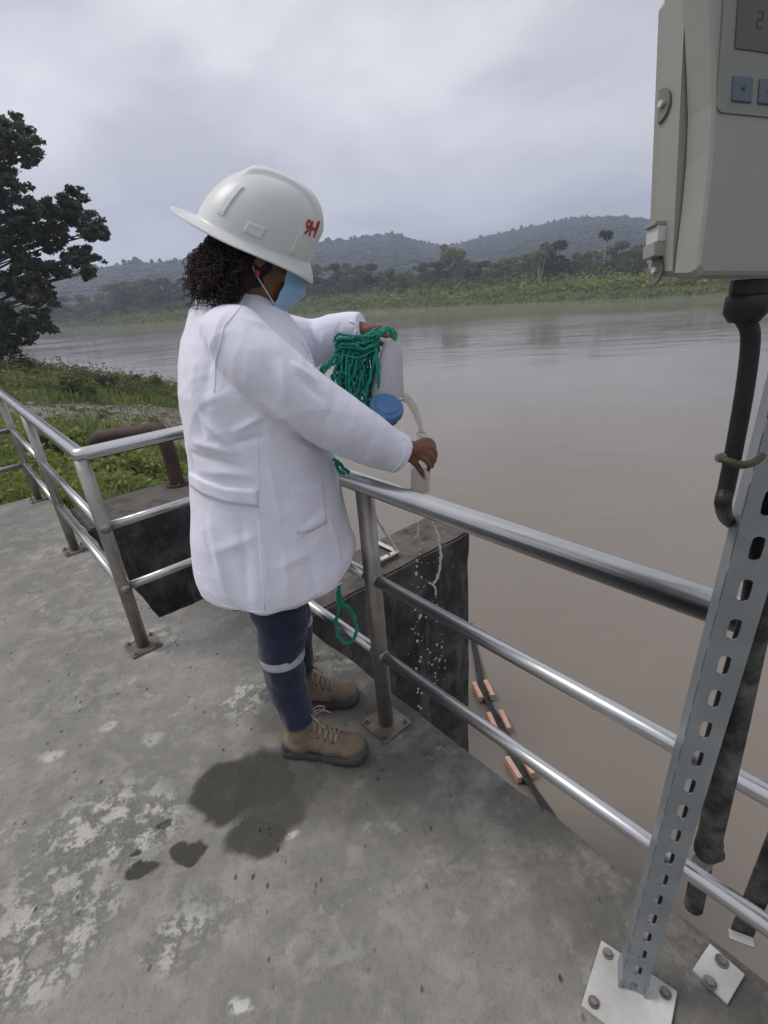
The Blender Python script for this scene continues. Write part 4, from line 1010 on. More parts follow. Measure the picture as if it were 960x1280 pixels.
# ================================================================== PERSON
PB = Vector((-.28, 1.38, 0))
per = thing('person', 'person in white lab coat and white hard hat pouring river water at the railing', 'person', PB)
W = ony
def limb(bm, pts, rad, n=16, k=6, flat=False):
    pts = [Vector(p) for p in pts]; P = smooth_path(pts, k); rr = []
    for i in range(len(P)):
        f = i/k; j = min(int(f), len(rad)-2); rr.append(rad[j]+(rad[j+1]-rad[j])*min(f-j, 1))
    tube(bm, P, rr, n); ell(bm, P[0], (rr[0],)*3, seg=n)
    if not flat: ell(bm, P[-1], (rr[-1],)*3, seg=n)
# head frame: faces +X, pitched forward
HC = W(322, 322, 1.375); HP = R(22)
HR = Matrix.Rotation(R(20), 3, 'Z') @ Matrix.Rotation(HP, 3, 'Y')
hp_ = lambda x, y, z: HC + HR @ Vector((x, y, z))
nS, nE, nW_ = W(296, 432, 1.215), W(392, 525, 1.22), W(498, 563, 1.31)
fS, fE, fW = W(338, 425, 1.56), W(392, 428, 1.60), W(444, 411, 1.535)
bm = bmesh.new()
ell(bm, hp_(-.012, 0, .03), (.098, .076, .10), HR); ell(bm, hp_(.028, 0, -.035), (.062, .056, .078), HR)
ell(bm, hp_(.052, 0, -.088), (.026, .028, .022), HR); ell(bm, hp_(.083, 0, .045), (.016, .05, .012), HR)
limb(bm, [hp_(.085, 0, .028), hp_(.100, 0, .0), hp_(.107, 0, -.012)], [.008, .010, .013], 10)
for sg in (-1, 1):
    ell(bm, hp_(.072, sg*.030, .018), (.014, .015, .012), HR); ell(bm, hp_(.058, sg*.040, -.02), (.026, .02, .024), HR)
    ell(bm, hp_(-.004, sg*.077, -.002), (.018, .009, .030), HR @ Matrix.Rotation(R(12), 3, 'Y')); ell(bm, hp_(-.002, sg*.074, -.024), (.010, .008, .011), HR)
    ell(bm, hp_(.096, sg*.012, -.016), (.010, .008, .008), HR)
ell(bm, hp_(.088, 0, -.048), (.014, .024, .008), HR); ell(bm, hp_(.085, 0, -.060), (.013, .021, .008), HR)
limb(bm, [hp_(-.028, 0, -.05), W(312, 372, 1.375), W(300, 410, 1.375)], [.058, .056, .075])
# trunk inside the coat
for z, x, ry, rx in ((1.36,-.34,.175,.12), (1.24,-.34,.155,.13), (1.1,-.34,.14,.13), (.96,-.34,.165,.15), (.84,-.35,.165,.14)): ell(bm, (x, 1.375, z), (rx, ry, .11))
limb(bm, [nS, nE, nW_], [.056, .046, .026]); limb(bm, [fS, fE, fW], [.054, .044, .026])
# near (right) hand: palm, fingers round the bottle neck, thumb down
def fing(pts, r): limb(bm, pts, r, 10, 5)
ell(bm, W(514, 562, 1.322), (.036, .017, .026), Matrix.Rotation(R(18), 3, 'Y')); ell(bm, W(524, 561, 1.33), (.026, .019, .025))
limb(bm, [nW_, W(512, 562, 1.32)], [.025, .022])
fing([W(524, 553, 1.335), W(535, 550, 1.34), W(542, 556, 1.35), W(543, 566, 1.375)], [.0095, .009, .008, .0065])
fing([W(524, 559, 1.33), W(536, 558, 1.33), W(544, 566, 1.338), W(543, 577, 1.365)], [.010, .0095, .0085, .007])
fing([W(522, 566, 1.325), W(533, 566, 1.323), W(541, 574, 1.33), W(540, 584, 1.352)], [.010, .009, .008, .0065])
fing([W(518, 570, 1.32), W(528, 573, 1.315), W(535, 580, 1.32), W(536, 588, 1.338)], [.0085, .008, .007, .006])
fing([W(508, 570, 1.315), W(517, 577, 1.32), W(525, 587, 1.33), W(531, 599, 1.345)], [.012, .0105, .009, .0072])
# far (left) hand gripping the top of the jug
ell(bm, W(462, 413, 1.52), (.034, .022, .018)); limb(bm, [fW, W(460, 413, 1.525)], [.025, .02])
for k, (dx, dy) in enumerate(((0,0), (1,3), (1,6.5), (0,10))):
    fing([W(470+dx, 410+dy*.7, 1.515), W(480+dx, 408+dy, 1.50), W(487+dx, 413+dy, 1.475), W(486+dx, 421+dy, 1.455)], [.0095, .009, .008, .0065])
fing([W(458, 420, 1.51), W(468, 426, 1.485), W(478, 430, 1.465)], [.012, .0105, .008])
# legs
nA, fA = W(372, 893, 1.29), W(380, 862, 1.52)
limb(bm, [(-.36, 1.30, .86), W(352, 775, 1.285), W(352, 815, 1.28), nA+Vector((-.01,0,.03))], [.085, .062, .05, .036])
limb(bm, [(-.36, 1.46, .86), (-.375, 1.48, .6), (-.36, 1.50, .42), fA+Vector((-.04,0,.03))], [.085, .062, .05, .036])
me = remesh(bm, .0048, 3, .5); me.name = 'body'; body = link('body', me, M['skin'], per)

# ---- lab coat
bm = bmesh.new()
rings = [  # z, back x, front x, near y, far y
    (1.525, -.428, -.262, 1.312, 1.438), (1.490, -.452, -.226, 1.280, 1.470), (1.455, -.466, -.200, 1.245, 1.505), (1.42, -.481, -.182, 1.215, 1.535), (1.37, -.497, -.168, 1.188, 1.562),
    (1.30, -.511, -.153, 1.160, 1.59), (1.22, -.519, -.143, 1.158, 1.592), (1.14, -.527, -.138, 1.156, 1.594), (1.06, -.536, -.134, 1.150, 1.60), (.98, -.549, -.128, 1.140, 1.61),
    (.90, -.572, -.118, 1.130, 1.62), (.83, -.583, -.108, 1.122, 1.628), (.775, -.587, -.100, 1.118, 1.632), (.735, -.580, -.103, 1.12, 1.63), (.716, -.560, -.12, 1.135, 1.61)]
NR_ = 72; prev = None
for ri, (z, xb, xf, yn, yf) in enumerate(rings):
    cx, cy, a, b = (xb+xf)/2, (yn+yf)/2, (xf-xb)/2, (yf-yn)/2; r_ = []
    for k in range(NR_):
        t = 2*math.pi*k/NR_; c, s = math.cos(t), math.sin(t); e = 2/2.35
        x = cx + a*math.copysign(abs(c)**e, c); y = cy + b*math.copysign(abs(s)**e, s)
        zz_ = z
        if ri >= 12: # curved hem: deeper on the near side, raised at front and back vent
            zz_ = z + .030*max(0, c)**2 + .018*max(0, -c)**2
        r_.append(bm.verts.new((x, y, zz_)))
    if prev:
        for k in range(NR_): bm.faces.new((prev[k], prev[(k+1)%NR_], r_[(k+1)%NR_], r_[k]))
    else: bm.faces.new(r_[::-1])
    prev = r_
bm.faces.new(prev)
# sleeves
limb(bm, [W(298, 425, 1.235), W(330, 460, 1.205), W(385, 505, 1.205), W(440, 538, 1.235), W(478, 558, 1.285), W(500, 568, 1.31)], [.078, .082, .079, .071, .062, .056], 24, 8, True)
limb(bm, [W(338, 428, 1.54), W(365, 430, 1.57), W(395, 428, 1.595), W(427, 416, 1.56), W(453, 411, 1.535)], [.088, .080, .068, .055, .046], 20, 8, True)
ell(bm, W(292, 412, 1.26), (.078, .075, .058))
coatm = remesh(bm, .0048, 8, .6)
# folds: raised or sunk along lines found on the cloth
bv = BVHTree.FromPolygons([v.co.copy() for v in coatm.vertices], [p.vertices[:] for p in coatm.polygons])
def hit(px, py, tree=None):
    d = ray(px, py).normalized(); h = (tree or bv).ray_cast(EYE, d); return (h[0], h[1]) if h[0] is not None else (ony(px, py, 1.2), Vector((0,-1,0)))
P_ = verts_of(coatm); Nn = norms_of(coatm); disp = np.zeros(len(P_))
folds = [  # px,py -> px,py, width, amp
    ((244,552),(292,566),.012,.012),((240,566),(300,584),.010,-.012),((250,588),(318,594),.014,.010),((292,540),(330,520),.012,.012),((288,556),(332,545),.010,-.012),((255,525),(292,560),.012,.009),
    ((333,520),(400,560),.014,-.015),((352,548),(415,575),.012,.012),((330,500),(372,536),.012,.010),((335,575),(352,660),.010,.007),
    ((325,640),(338,762),.007,.006),((262,650),(284,750),.018,.010),((300,640),(312,758),.016,-.008),((355,690),(362,760),.016,.008),((385,680),(398,745),.016,-.010),((410,640),(430,725),.018,.010),
    ((370,672),(410,640),.010,.010),((372,662),(402,634),.008,-.009),((340,712),(392,690),.018,.006),((270,690),(320,670),.02,.007),((250,640),(262,700),.014,.008),
    ((365,455),(395,478),.010,.012),((372,470),(405,500),.010,-.011),((350,452),(360,500),.014,.008),((420,488),(400,555),.014,-.008),((445,500),(432,572),.012,.007),((470,520),(452,588),.012,-.006),((395,560),(470,590),.012,.007),((330,440),(345,500),.02,-.007),
    ((265,400),(258,520),.016,-.010),((240,420),(246,520),.014,.008),((280,392),(262,450),.014,.010),((300,395),(335,410),.014,.007),((345,405),(378,455),.010,.008),((350,395),(388,450),.006,-.007),
    ((385,412),(400,445),.010,-.012),((400,405),(410,440),.010,.010),((425,405),(420,436),.008,-.006),((232,470),(255,545),.014,-.009),((238,560),(246,610),.012,-.008)]
for a_, b_, wdt, am in folds:
    A0, B0 = hit(*a_)[0], hit(*b_)[0]; mid_ = hit((a_[0]+b_[0])/2, (a_[1]+b_[1])/2)[0]
    best = np.zeros(len(P_))
    for S0, S1, t0, t1 in ((A0, mid_, 0, .5), (mid_, B0, .5, 1)):
        s = np.array(S0); e = np.array(S1)-s; L2 = (e*e).sum()+1e-9; t = np.clip(((P_-s)@e)/L2, -.3, 1.3)
        d = np.linalg.norm(P_-s-t[:, None]*e, axis=1); tt = t0+(t1-t0)*t; fade = np.clip(np.sin(np.clip(tt, -.12, 1.12)*math.pi/1.24+.30), 0, 1)
        best = np.maximum(best, np.exp(-np.abs(d/(wdt*.8))**1.5)*fade)
    disp += am*.72*best
def crease(p):
    v = Vector((p[0]*7+p[2]*3, p[1]*7, p[2]*6-p[0]*3)); wv_ = noise.noise_vector(v*.8)*.5
    a_ = 1-abs(noise.noise(v+wv_))*2.6; b_ = 1-abs(noise.noise((v+wv_)*2.3+Vector((5,1,2))))*2.6
    return .0018*max(a_, 0)**2 + .0007*max(b_, 0)**2 + noise.noise(Vector((p[0]*9, p[1]*9, p[2]*4.5)))*.004
nn_ = np.array([crease(p) for p in P_])
# skirt flutes, growing downwards
ang = np.arctan2(P_[:, 1]-1.375, P_[:, 0]+.34); sk = np.clip((1.0-P_[:, 2])/.3, 0, 1)
flute = sk*(np.sin(ang*8+P_[:, 2]*2)*.005+np.sin(ang*15+1)*.002)
P2 = P_ + Nn*(disp+nn_+flute)[:, None]; setv(coatm, P2); coatm.name = 'lab_coat'
coat = link('lab_coat', coatm, M['coat'], per)
bv2 = BVHTree.FromPolygons([v.co.copy() for v in coatm.vertices], [p.vertices[:] for p in coatm.polygons])
def trace(pts, n=10):
    o = []
    for (x0, y0), (x1, y1) in zip(pts, pts[1:]):
        for k in range(n): o.append(hit(x0+(x1-x0)*k/n, y0+(y1-y0)*k/n, bv2))
    o.append(hit(*pts[-1], bv2))
    return [q for i, q in enumerate(o) if i == 0 or (q[0]-o[i-1][0]).length < .06]
def seam(pts, r=.0018, parent=coat, nm='seam', m=None, n=10):
    q = trace(pts, n); bm = bmesh.new(); tube(bm, [p+nr*r*.2 for p, nr in q], r, 6); return link(nm, bm, m or M['coat_seam'], parent)
def patch(nm, top, bot, th, n=16, mrows=6, parent=coat, m=None):
    """cloth piece lying on the coat between two pixel lines"""
    bm = bmesh.new(); g = []
    for j in range(mrows+1):
        row = []
        for i in range(n+1):
            t = i/n*(len(top)-1); k = min(int(t), len(top)-2); f = t-k
            tx = top[k][0]+(top[k+1][0]-top[k][0])*f, top[k][1]+(top[k+1][1]-top[k][1])*f
            bt = bot[k][0]+(bot[k+1][0]-bot[k][0])*f, bot[k][1]+(bot[k+1][1]-bot[k][1])*f; s = j/mrows
            p, nr = hit(tx[0]+(bt[0]-tx[0])*s, tx[1]+(bt[1]-tx[1])*s, bv2); row.append((p, nr))
        g.append(row)
    up = [[bm.verts.new(p+nr*th) for p, nr in r] for r in g]; dn = [[bm.verts.new(p-nr*.004) for p, nr in r] for r in g]
    for j in range(mrows):
        for i in range(n): bm.faces.new((up[j][i], up[j+1][i], up[j+1][i+1], up[j][i+1]))
    for j in range(mrows):
        bm.faces.new((up[j][0], dn[j][0], dn[j+1][0], up[j+1][0])); bm.faces.new((up[j][n], up[j+1][n], dn[j+1][n], dn[j][n]))
    for i in range(n):
        bm.faces.new((up[0][i], up[0][i+1], dn[0][i+1], dn[0][i])); bm.faces.new((up[mrows][i], dn[mrows][i], dn[mrows][i+1], up[mrows][i+1]))
    bmesh.ops.recalc_face_normals(bm, faces=bm.faces)
    return link(nm, bm, m or M['coat'], parent)
patch('belt', [(238,591),(255,600),(280,609),(322,612)], [(240,607),(255,618),(282,628),(323,633)], .0055, 24, 4)
patch('pocket', [(363,610),(385,609),(403,603)], [(371,668),(388,664),(408,654)], .003, 14, 10)
seam([(322,545),(323,612),(325,660),(331,762)], .0016)
seam([(363,611),(385,610),(403,604)], .0020)
seam([(302,382),(280,408),(270,450),(268,490)], .0016)          # shoulder seam
seam([(376,425),(386,444),(391,458)], .0030)                    # front placket
seam([(248,715),(262,738),(278,756),(304,763),(334,766),(370,760),(402,744),(428,728)], .0014, nm='hem')
for pts_, rr_ in (([(x_, y_) for x_, y_ in ((504,546),(508,552),(506,566),(500,580),(490,590))], .0028), ([(437,402),(444,404),(446,412),(441,423)], .0028)): seam(pts_, rr_, nm='cuff_edge')
# collar: band round the neck opening
bm = bmesh.new(); cn = []
for k in range(33):
    t = 2*math.pi*k/32; cn.append(Vector((-.330+.088*math.cos(t), 1.375+.078*math.sin(t), 1.512-.040*math.cos(t)-.016*max(0, math.cos(t)))))
tube(bm, cn, .010, 10, False); link('collar', bm, M['coat_seam'], coat)

# ---- face mask
bm = bmesh.new(); g = []
for j in range(13):
    row = []
    for i in range(15):
        a = R(-60+120*i/14); v = j/12; zc = -.004 - .100*v
        rr_ = .099+.028*math.sin(math.pi*min(v*1.15+.06, 1))*math.cos(a) - .018*v
        pl = .0022*math.sin(v*math.pi*6)
        row.append(bm.verts.new(hp_(.012+(rr_+pl)*math.cos(a), (.076-.010*v+pl)*math.sin(a), zc - .012*math.cos(a)*(v-.3))))
    g.append(row)
for j in range(12):
    for i in range(14): bm.faces.new((g[j][i], g[j][i+1], g[j+1][i+1], g[j+1][i]))
bmesh.ops.recalc_face_normals(bm, faces=bm.faces)
bmesh.ops.solidify(bm, geom=bm.faces[:], thickness=.0016)
mk_ = link('face_mask', bm, M['mask'], per)
for sg in (-1, 1):
    bm = bmesh.new(); tube(bm, smooth_path([hp_(.060, sg*.066, -.006), hp_(.022, sg*.078, .014), hp_(-.018, sg*.083, .026), hp_(-.026, sg*.080, -.006), hp_(-.01, sg*.076, -.04), hp_(.054, sg*.058, -.095)], 5), .0016, 6); link('ear_loop', bm, M['strap'], mk_)
for sg in (-1, 1):
    bm = bmesh.new(); ell(bm, hp_(-.004, sg*.083, -.043), (.006,.004,.008), HR, 12); link('earring', bm, M['earring'], per)

# ---- hair
bm = bmesh.new(); ell(bm, hp_(-.028, 0, .0), (.088, .086, .098), HR); ell(bm, hp_(-.045, 0, -.055), (.058, .074, .066), HR)
hm_ = remesh(bm, .006, 2); vv_ = verts_of(hm_); hn = norms_of(hm_)
vv_ += hn*np.array([noise.fractal(Vector(p)*28, 1., 2., 3)*.012 for p in vv_])[:, None]; setv(hm_, vv_); hair = link('hair', hm_, M['hair'], per)
bm = bmesh.new(); rh = random.Random(3); cnt = 0
while cnt < 1000:
    a = rh.uniform(R(78), R(282)); el_a = rh.uniform(-.9, .5)
    dirv = Vector((math.cos(a)*math.cos(el_a), math.sin(a)*math.cos(el_a), math.sin(el_a)))
    root = Vector((-.032+dirv.x*.074, dirv.y*.080, -.02+dirv.z*.088))
    if root.z > .05 or (root.x > .012 and root.z < -.01): continue
    L = rh.uniform(.03, .10); n_ = 15; cr_ = rh.uniform(.004, .010); tw = rh.uniform(2.2, 4.)*math.copysign(1, rh.random()-.5); ph = rh.uniform(0, 6.28)
    g_ = Vector((dirv.x*.38-.30, dirv.y*.5, -.75-.3*rh.random())).normalized(); ax1, ax2 = frame_of(g_); pts_ = []
    for k in range(n_):
        t = k/(n_-1); pts_.append(hp_(*(root + g_*L*t + (ax1*math.cos(ph+tw*2*math.pi*t)+ax2*math.sin(ph+tw*2*math.pi*t))*cr_*min(1, t*4))))
    tube(bm, pts_, [.0011]*(n_-2)+[.0008, .0004], 4, False); cnt += 1
link('curls', bm, M['hair'], hair)

# ---- hard hat
# brim axis from the photo: rear tip and front tip
rt_, ft_ = W(216, 256, 1.375), W(396, 331, 1.375)
HYAW = R(9); dd_ = ft_-rt_; PT = math.atan(-dd_.z/dd_.x*math.cos(HYAW))
HX = Vector((math.cos(HYAW)*math.cos(PT), math.sin(HYAW)*math.cos(PT), -math.sin(PT))); HY = Vector((-math.sin(HYAW), math.cos(HYAW), 0)); HZ = HX.cross(HY)
RL = Matrix.Rotation(R(10), 3, HX); HY = RL @ HY; HZ = RL @ HZ
if HZ.z < 0: HZ = -HZ; HY = -HY
HO = rt_ + (ft_-rt_)*.52; HO.y = 1.375
hl = lambda x, y, z: HO + (HX*x + HY*y + HZ*z)*.965
hat_len = (ft_-rt_).length
def dome(t, e):
    """t azimuth (0 = front), e elevation 0..pi/2"""
    ax, ay, az_ = .142, .116, .150
    c, s = math.cos(t), math.sin(t); ce = max(math.cos(e), 0)**.74; se = max(math.sin(e), 0)**.90
    x = ax*c*ce + .015 + .034*se; y = ay*s*ce; z = az_*se
    # three crown ridges running front to back
    sm = lambda q: max(0., min(1., q))**2*(3-2*max(0., min(1., q)))
    rg = .0095*sm((.050-abs(y))/.009)*sm((x+.055)/.04)*sm((z-.05)/.03) - .006*sm((.013-abs(y))/.008)*sm((x+.02)/.04)*sm((z-.06)/.03)
    z += rg*max(se, .35); x += rg*c*(1-se*.5)
    return x, y, z
def hat_solid():
    bm = bmesh.new(); NT, NE = 180, 60; rows = []
    for j in range(NE+1):
        e = (math.pi/2)*(1-j/NE)
        rows.append([dome(2*math.pi*k/NT, e) for k in range(NT)])
    # brim: flares from the dome foot with a rolled edge; longer at the back, curled down at the front
    for q in (.06, .15, .3, .5, .7, .88, .97, 1.0):
        r = []
        for k in range(NT):
            t = 2*math.pi*k/NT; c, s = math.cos(t), math.sin(t)
            xo = (.158+.030*max(0, -c)**1.5+.022*max(0, c)**2)*c; yo = .143*s
            x0, y0, z0 = dome(t, 0)
            dz = -.012*q - .004*math.sin(q*math.pi) - .018*max(0, c)**2*q**1.6 + .008*max(0, -c)**2*q**2 - .004*s*s*q - .012*max(0, c)**6*q**4
            r.append((x0+(xo-x0)*q, y0+(yo-y0)*q, z0+dz - (.0035 if q == 1. else 0)))
        rows.append(r)
    g = []
    top = bm.verts.new(hl(*dome(0, math.pi/2)))
    for r in rows[1:]: g.append([bm.verts.new(hl(*p)) for p in r])
    for k in range(NT): bm.faces.new((top, g[0][k], g[0][(k+1)%NT]))
    for a, b in zip(g, g[1:]):
        for k in range(NT): bm.faces.new((a[k], b[k], b[(k+1)%NT], a[(k+1)%NT]))
    bmesh.ops.recalc_face_normals(bm, faces=bm.faces); bmesh.ops.solidify(bm, geom=bm.faces[:], thickness=.003)
    return bm
hat = link('hard_hat', hat_solid(), M['hat'], per)
def on_dome(t, e, off):
    p = Vector(dome(t, e)); d1 = Vector(dome(t+.01, e))-p; d2 = Vector(dome(t, e+.01))-p; n_ = d1.cross(d2).normalized()
    if n_.dot(p) < 0: n_ = -n_
    return p + n_*off
# side lugs
side = -1
def lug(t0, e0, dt, de, off):
    bm = bmesh.new(); q = []
    for o_, k_ in ((-.001, 1.), (off*.7, 1.), (off, .8)):
        q.append([bm.verts.new(hl(*on_dome(t0+a_*dt*k_, e0+b_*de*k_, o_))) for a_, b_ in ((-1,-1),(0,-1),(1,-1),(1,0),(1,1),(0,1),(-1,1),(-1,0))])
    for a, b in zip(q, q[1:]):
        for k in range(8): bm.faces.new((a[k], a[(k+1)%8], b[(k+1)%8], b[k]))
    bm.faces.new(q[-1]); bmesh.ops.recalc_face_normals(bm, faces=bm.faces); link('side_lug', bm, M['hat'], hat, False)
for sg in (-1, 1):
    lug(sg*R(128), .42, .075, .26, .004); lug(sg*R(92), .16, .15, .075, .004); lug(sg*R(50), .22, .05, .17, .004)
# front emblem: the figure and letter in red, laid on the dome
def emblem():
    fc = bpy.data.curves.new('txt', 'FONT'); fc.body = '9H'; fc.size = 1; fc.resolution_u = 3; fc.offset = .022; fc.space_character = .88
    o = bpy.data.objects.new('txt', fc); COL.objects.link(o); dg = bpy.context.evaluated_depsgraph_get(); dg.update()
    me = bpy.data.meshes.new_from_object(o.evaluated_get(dg)); bpy.data.objects.remove(o)
    bm = bmesh.new(); bm.from_mesh(me); bmesh.ops.triangulate(bm, faces=bm.faces); bmesh.ops.subdivide_edges(bm, edges=bm.edges, cuts=2, use_grid_fill=True)
    xs = [v.co.x for v in bm.verts]; ys = [v.co.y for v in bm.verts]; cx, cy = (min(xs)+max(xs))/2, (min(ys)+max(ys))/2; sc = 1/(max(ys)-min(ys))
    for v in bm.verts:
        x, y = (v.co.x-cx)*sc, (v.co.y-cy)*sc
        v.co = hl(*on_dome(R(-36)+x*.25+.03*y, .50+y*.27, .0016))
    return bm
link('emblem', emblem(), M['red'], hat, False)
bm = bmesh.new(); tube(bm, [hl(*(Vector((math.cos(t)*.105+.005, math.sin(t)*.088, -.006)))) for t in [k*math.pi/16 for k in range(33)]], .011, 8, False); link('headband', bm, M['black'], hat)

# ---- trousers
bm = bmesh.new()
limb(bm, [(-.36, 1.30, .86), W(352, 775, 1.285), W(352, 815, 1.28), W(360, 860, 1.285), W(371, 893, 1.29)], [.115, .083, .071, .066, .060], 24, 6)
limb(bm, [(-.36, 1.46, .86), (-.378, 1.48, .6), (-.365, 1.50, .42), W(380, 850, 1.52)+Vector((-.03,0,.0)), fA+Vector((-.045,0,.035))], [.115, .082, .070, .062, .058], 24, 6)
tm = remesh(bm, .006, 3); tp_ = verts_of(tm); tn = norms_of(tm)
tp_ += tn*np.array([noise.noise(Vector((p[0]*9+p[2]*9, p[1]*9, p[2]*17-p[0]*8)))*.0045*(1+2.2*max(0, .22-p[2])/.22) + noise.noise(Vector((p[0]*40, p[1]*40, p[2]*20)))*.0025 for p in tp_])[:, None]; setv(tm, tp_)
tr = link('trousers', tm, M['navy'], per)
bm = bmesh.new()
for c_, r_ in ((W(352.5, 817, 1.28), .0725),):
    a_ = c_+Vector((-.0005,0,.016)); b_ = c_+Vector((.0005,0,-.016)); tube(bm, [a_, a_.lerp(b_, .5), b_], [r_+.0005, r_+.0015, r_-.001], 40, False)
link('reflective_band', bm, M['band'], tr)
bm = bmesh.new(); c_ = Vector((-.366, 1.50, .43)); tube(bm, [c_+Vector((0,0,.016)), c_, c_-Vector((0,0,.016))], .0735, 40, False); link('reflective_band', bm, M['band'], tr)

# ---- boots
def boot(heel, toe, ank, lift=0.):
    d = (toe-heel); L = d.length; d.normalize(); s = Vector((-d.y, d.x, 0)); bp_ = lambda x, y, z: heel + d*x*L + s*y + Vector((0,0,z+lift))
    Rz = Matrix.Rotation(math.atan2(d.y, d.x), 3, 'Z')
    bm = bmesh.new()
    ell(bm, bp_(.80, 0, .052), (L*.19, .048, .038), Rz); ell(bm, bp_(.62, 0, .058), (L*.22, .047, .042), Rz); ell(bm, bp_(.45, 0, .07), (L*.2, .042, .05), Rz)
    ell(bm, bp_(.15, 0, .055), (L*.15, .038, .048), Rz); ell(bm, bp_(.26, 0, .07), (L*.18, .038, .05), Rz)
    A = Vector((ank.x, ank.y, 0)); z0 = heel.z+lift
    limb(bm, [bp_(.24, 0, .06), bp_(.25, 0, .10)*.6+(A+Vector((0,0,z0+.10)))*.4, A+Vector((.0,0,z0+.145))], [.046, .048, .052], 20, 5)
    limb(bm, [bp_(.62, 0, .075), bp_(.46, 0, .10), bp_(.36, 0, .135)], [.034, .034, .034], 14, 4)
    m_ = remesh(bm, .0048, 4); q = verts_of(m_); q += norms_of(m_)*np.array([noise.noise(Vector(p)*32)*.003 for p in q])[:, None]; setv(m_, q)
    b = link('boot', m_, M['suede'], per)
    # sole: outline with waist, thicker heel and rubber toe bumper
    prof = [(0,.026),(.03,.034),(.12,.038),(.3,.034),(.45,.036),(.62,.047),(.8,.051),(.92,.040),(.985,.022),(1.005,0)]
    out_ = [(x, y) for x, y in prof]+[(x, -y) for x, y in prof[::-1][1:]]+[(-.02,0)]
    bm = bmesh.new(); prev = None
    for z, k in ((0, .96), (.008, 1.03), (.022, 1.05), (.032, 1.0)):
        r_ = [bm.verts.new(bp_(.5+(x-.5)*k, y*k, z+(.006*max(0, x-.75)/.25 if z else .004*max(0, x-.8)/.2))) for x, y in out_]
        if prev:
            for i in range(len(r_)): bm.faces.new((prev[i], prev[(i+1)%len(r_)], r_[(i+1)%len(r_)], r_[i]))
        else: bm.faces.new(r_[::-1])
        prev = r_
    bm.faces.new(prev); bmesh.ops.recalc_face_normals(bm, faces=bm.faces); link('sole', bm, M['sole'], b, False)
    bm = bmesh.new(); ell(bm, bp_(.875, 0, .026), (L*.150, .052, .043), Rz, 24); link('toe_bumper', bm, M['sole'], b); bm = bmesh.new(); ell(bm, bp_(.06, 0, .040), (L*.075, .0375, .036), Rz, 16); link('heel_counter', bm, M['sole'], b)
    bt = BVHTree.FromPolygons([v.co.copy() for v in m_.vertices], [p.vertices[:] for p in m_.polygons])
    def surf(x, y, off=.003):
        o_ = bp_(x, y, .30); h = bt.ray_cast(o_, Vector((0,0,-1))); return (h[0]+Vector((0,0,off))) if h[0] is not None else bp_(x, y, .09)
    bm = bmesh.new(); xs = [.38, .44, .50, .56, .62, .67]
    for i, x in enumerate(xs):
        tube(bm, [surf(x, -.026), surf(x+.01, -.010, .006), surf(x+.02, .010, .006), surf(x+.03, .026)], .0031, 6)
        if i: tube(bm, [surf(x, -.026), surf(x-.02, .0, .008), surf(xs[i-1], .026)], .0031, 6)
    k0_ = surf(.38, 0, .010)
    for sg in (-1, 1):
        tube(bm, smooth_path([k0_, k0_+d*.02+s*sg*.02+Vector((0,0,.018)), k0_+d*.045+s*sg*.035+Vector((0,0,.004)), k0_+d*.03+s*sg*.018+Vector((0,0,-.004)), k0_], 5), .0030, 6)
        tube(bm, smooth_path([k0_, k0_+d*.03+s*sg*.022+Vector((0,0,.004)), k0_+d*.065+s*sg*.036-Vector((0,0,.022))], 5), .0028, 6)
    link('laces', bm, M['lace'], b)
    for x, y in [(x, sg*.030) for x in (.40, .48, .56, .64) for sg in (-1, 1)]:
        p = surf(x, y, .0); bm = bmesh.new(); ell(bm, p, (.005,.005,.003), None, 8); link('eyelet', bm, M['sole'], b)
nh, ntoe = onz(357, 938, .0), onz(459, 946, .0); boot(nh+Vector((0,0,.001)), ntoe+Vector((0,0,.001)), nA)
fh, ftoe = onz(375, 880, .0), onz(441, 875, .0); ftoe = fh+(ftoe-fh).normalized()*.285; fh = fh+Vector((-.06,.0,0)); ftoe = ftoe+Vector((-.045,0,0)); boot(fh+Vector((0,0,.001)), ftoe+Vector((0,0,.001)), fA)

# ================================================================== what the person holds
# white jug, tipped
jt, jb = W(491, 424, 1.45), W(484, 497, 1.445)
jug = thing('sampling_jug', 'milky white plastic jug tipped over by the far hand, pouring brown water', 'jug', jb)
bm = bmesh.new(); jd = (jb-jt)
tube(bm, [jt-jd*.02, jt, jt+jd*.12, jt+jd*.35, jt+jd*.7, jt+jd*.95, jb], [.010, .020, .028, .034, .043, .049, .051], 28, False); bmesh.ops.solidify(bm, geom=bm.faces[:], thickness=.0015)
for v in bm.verts:
    n_ = noise.noise(v.co*22)*.006; v.co += Vector((n_, n_*.6, 0))
link('jug_body', bm, M['milky'], jug)
bm = bmesh.new(); tube(bm, [jb-jd*.06, jb-jd*.01], [.047, .049], 28); link('water_at_mouth', bm, M['brown_cup'], jug)
bm = bmesh.new(); tube(bm, [jb+Vector((math.cos(t)*.052, math.sin(t)*.052, -.10*0)) for t in [k*math.pi/14 for k in range(29)]], .0035, 8, False); link('rim', bm, M['milky'], jug)
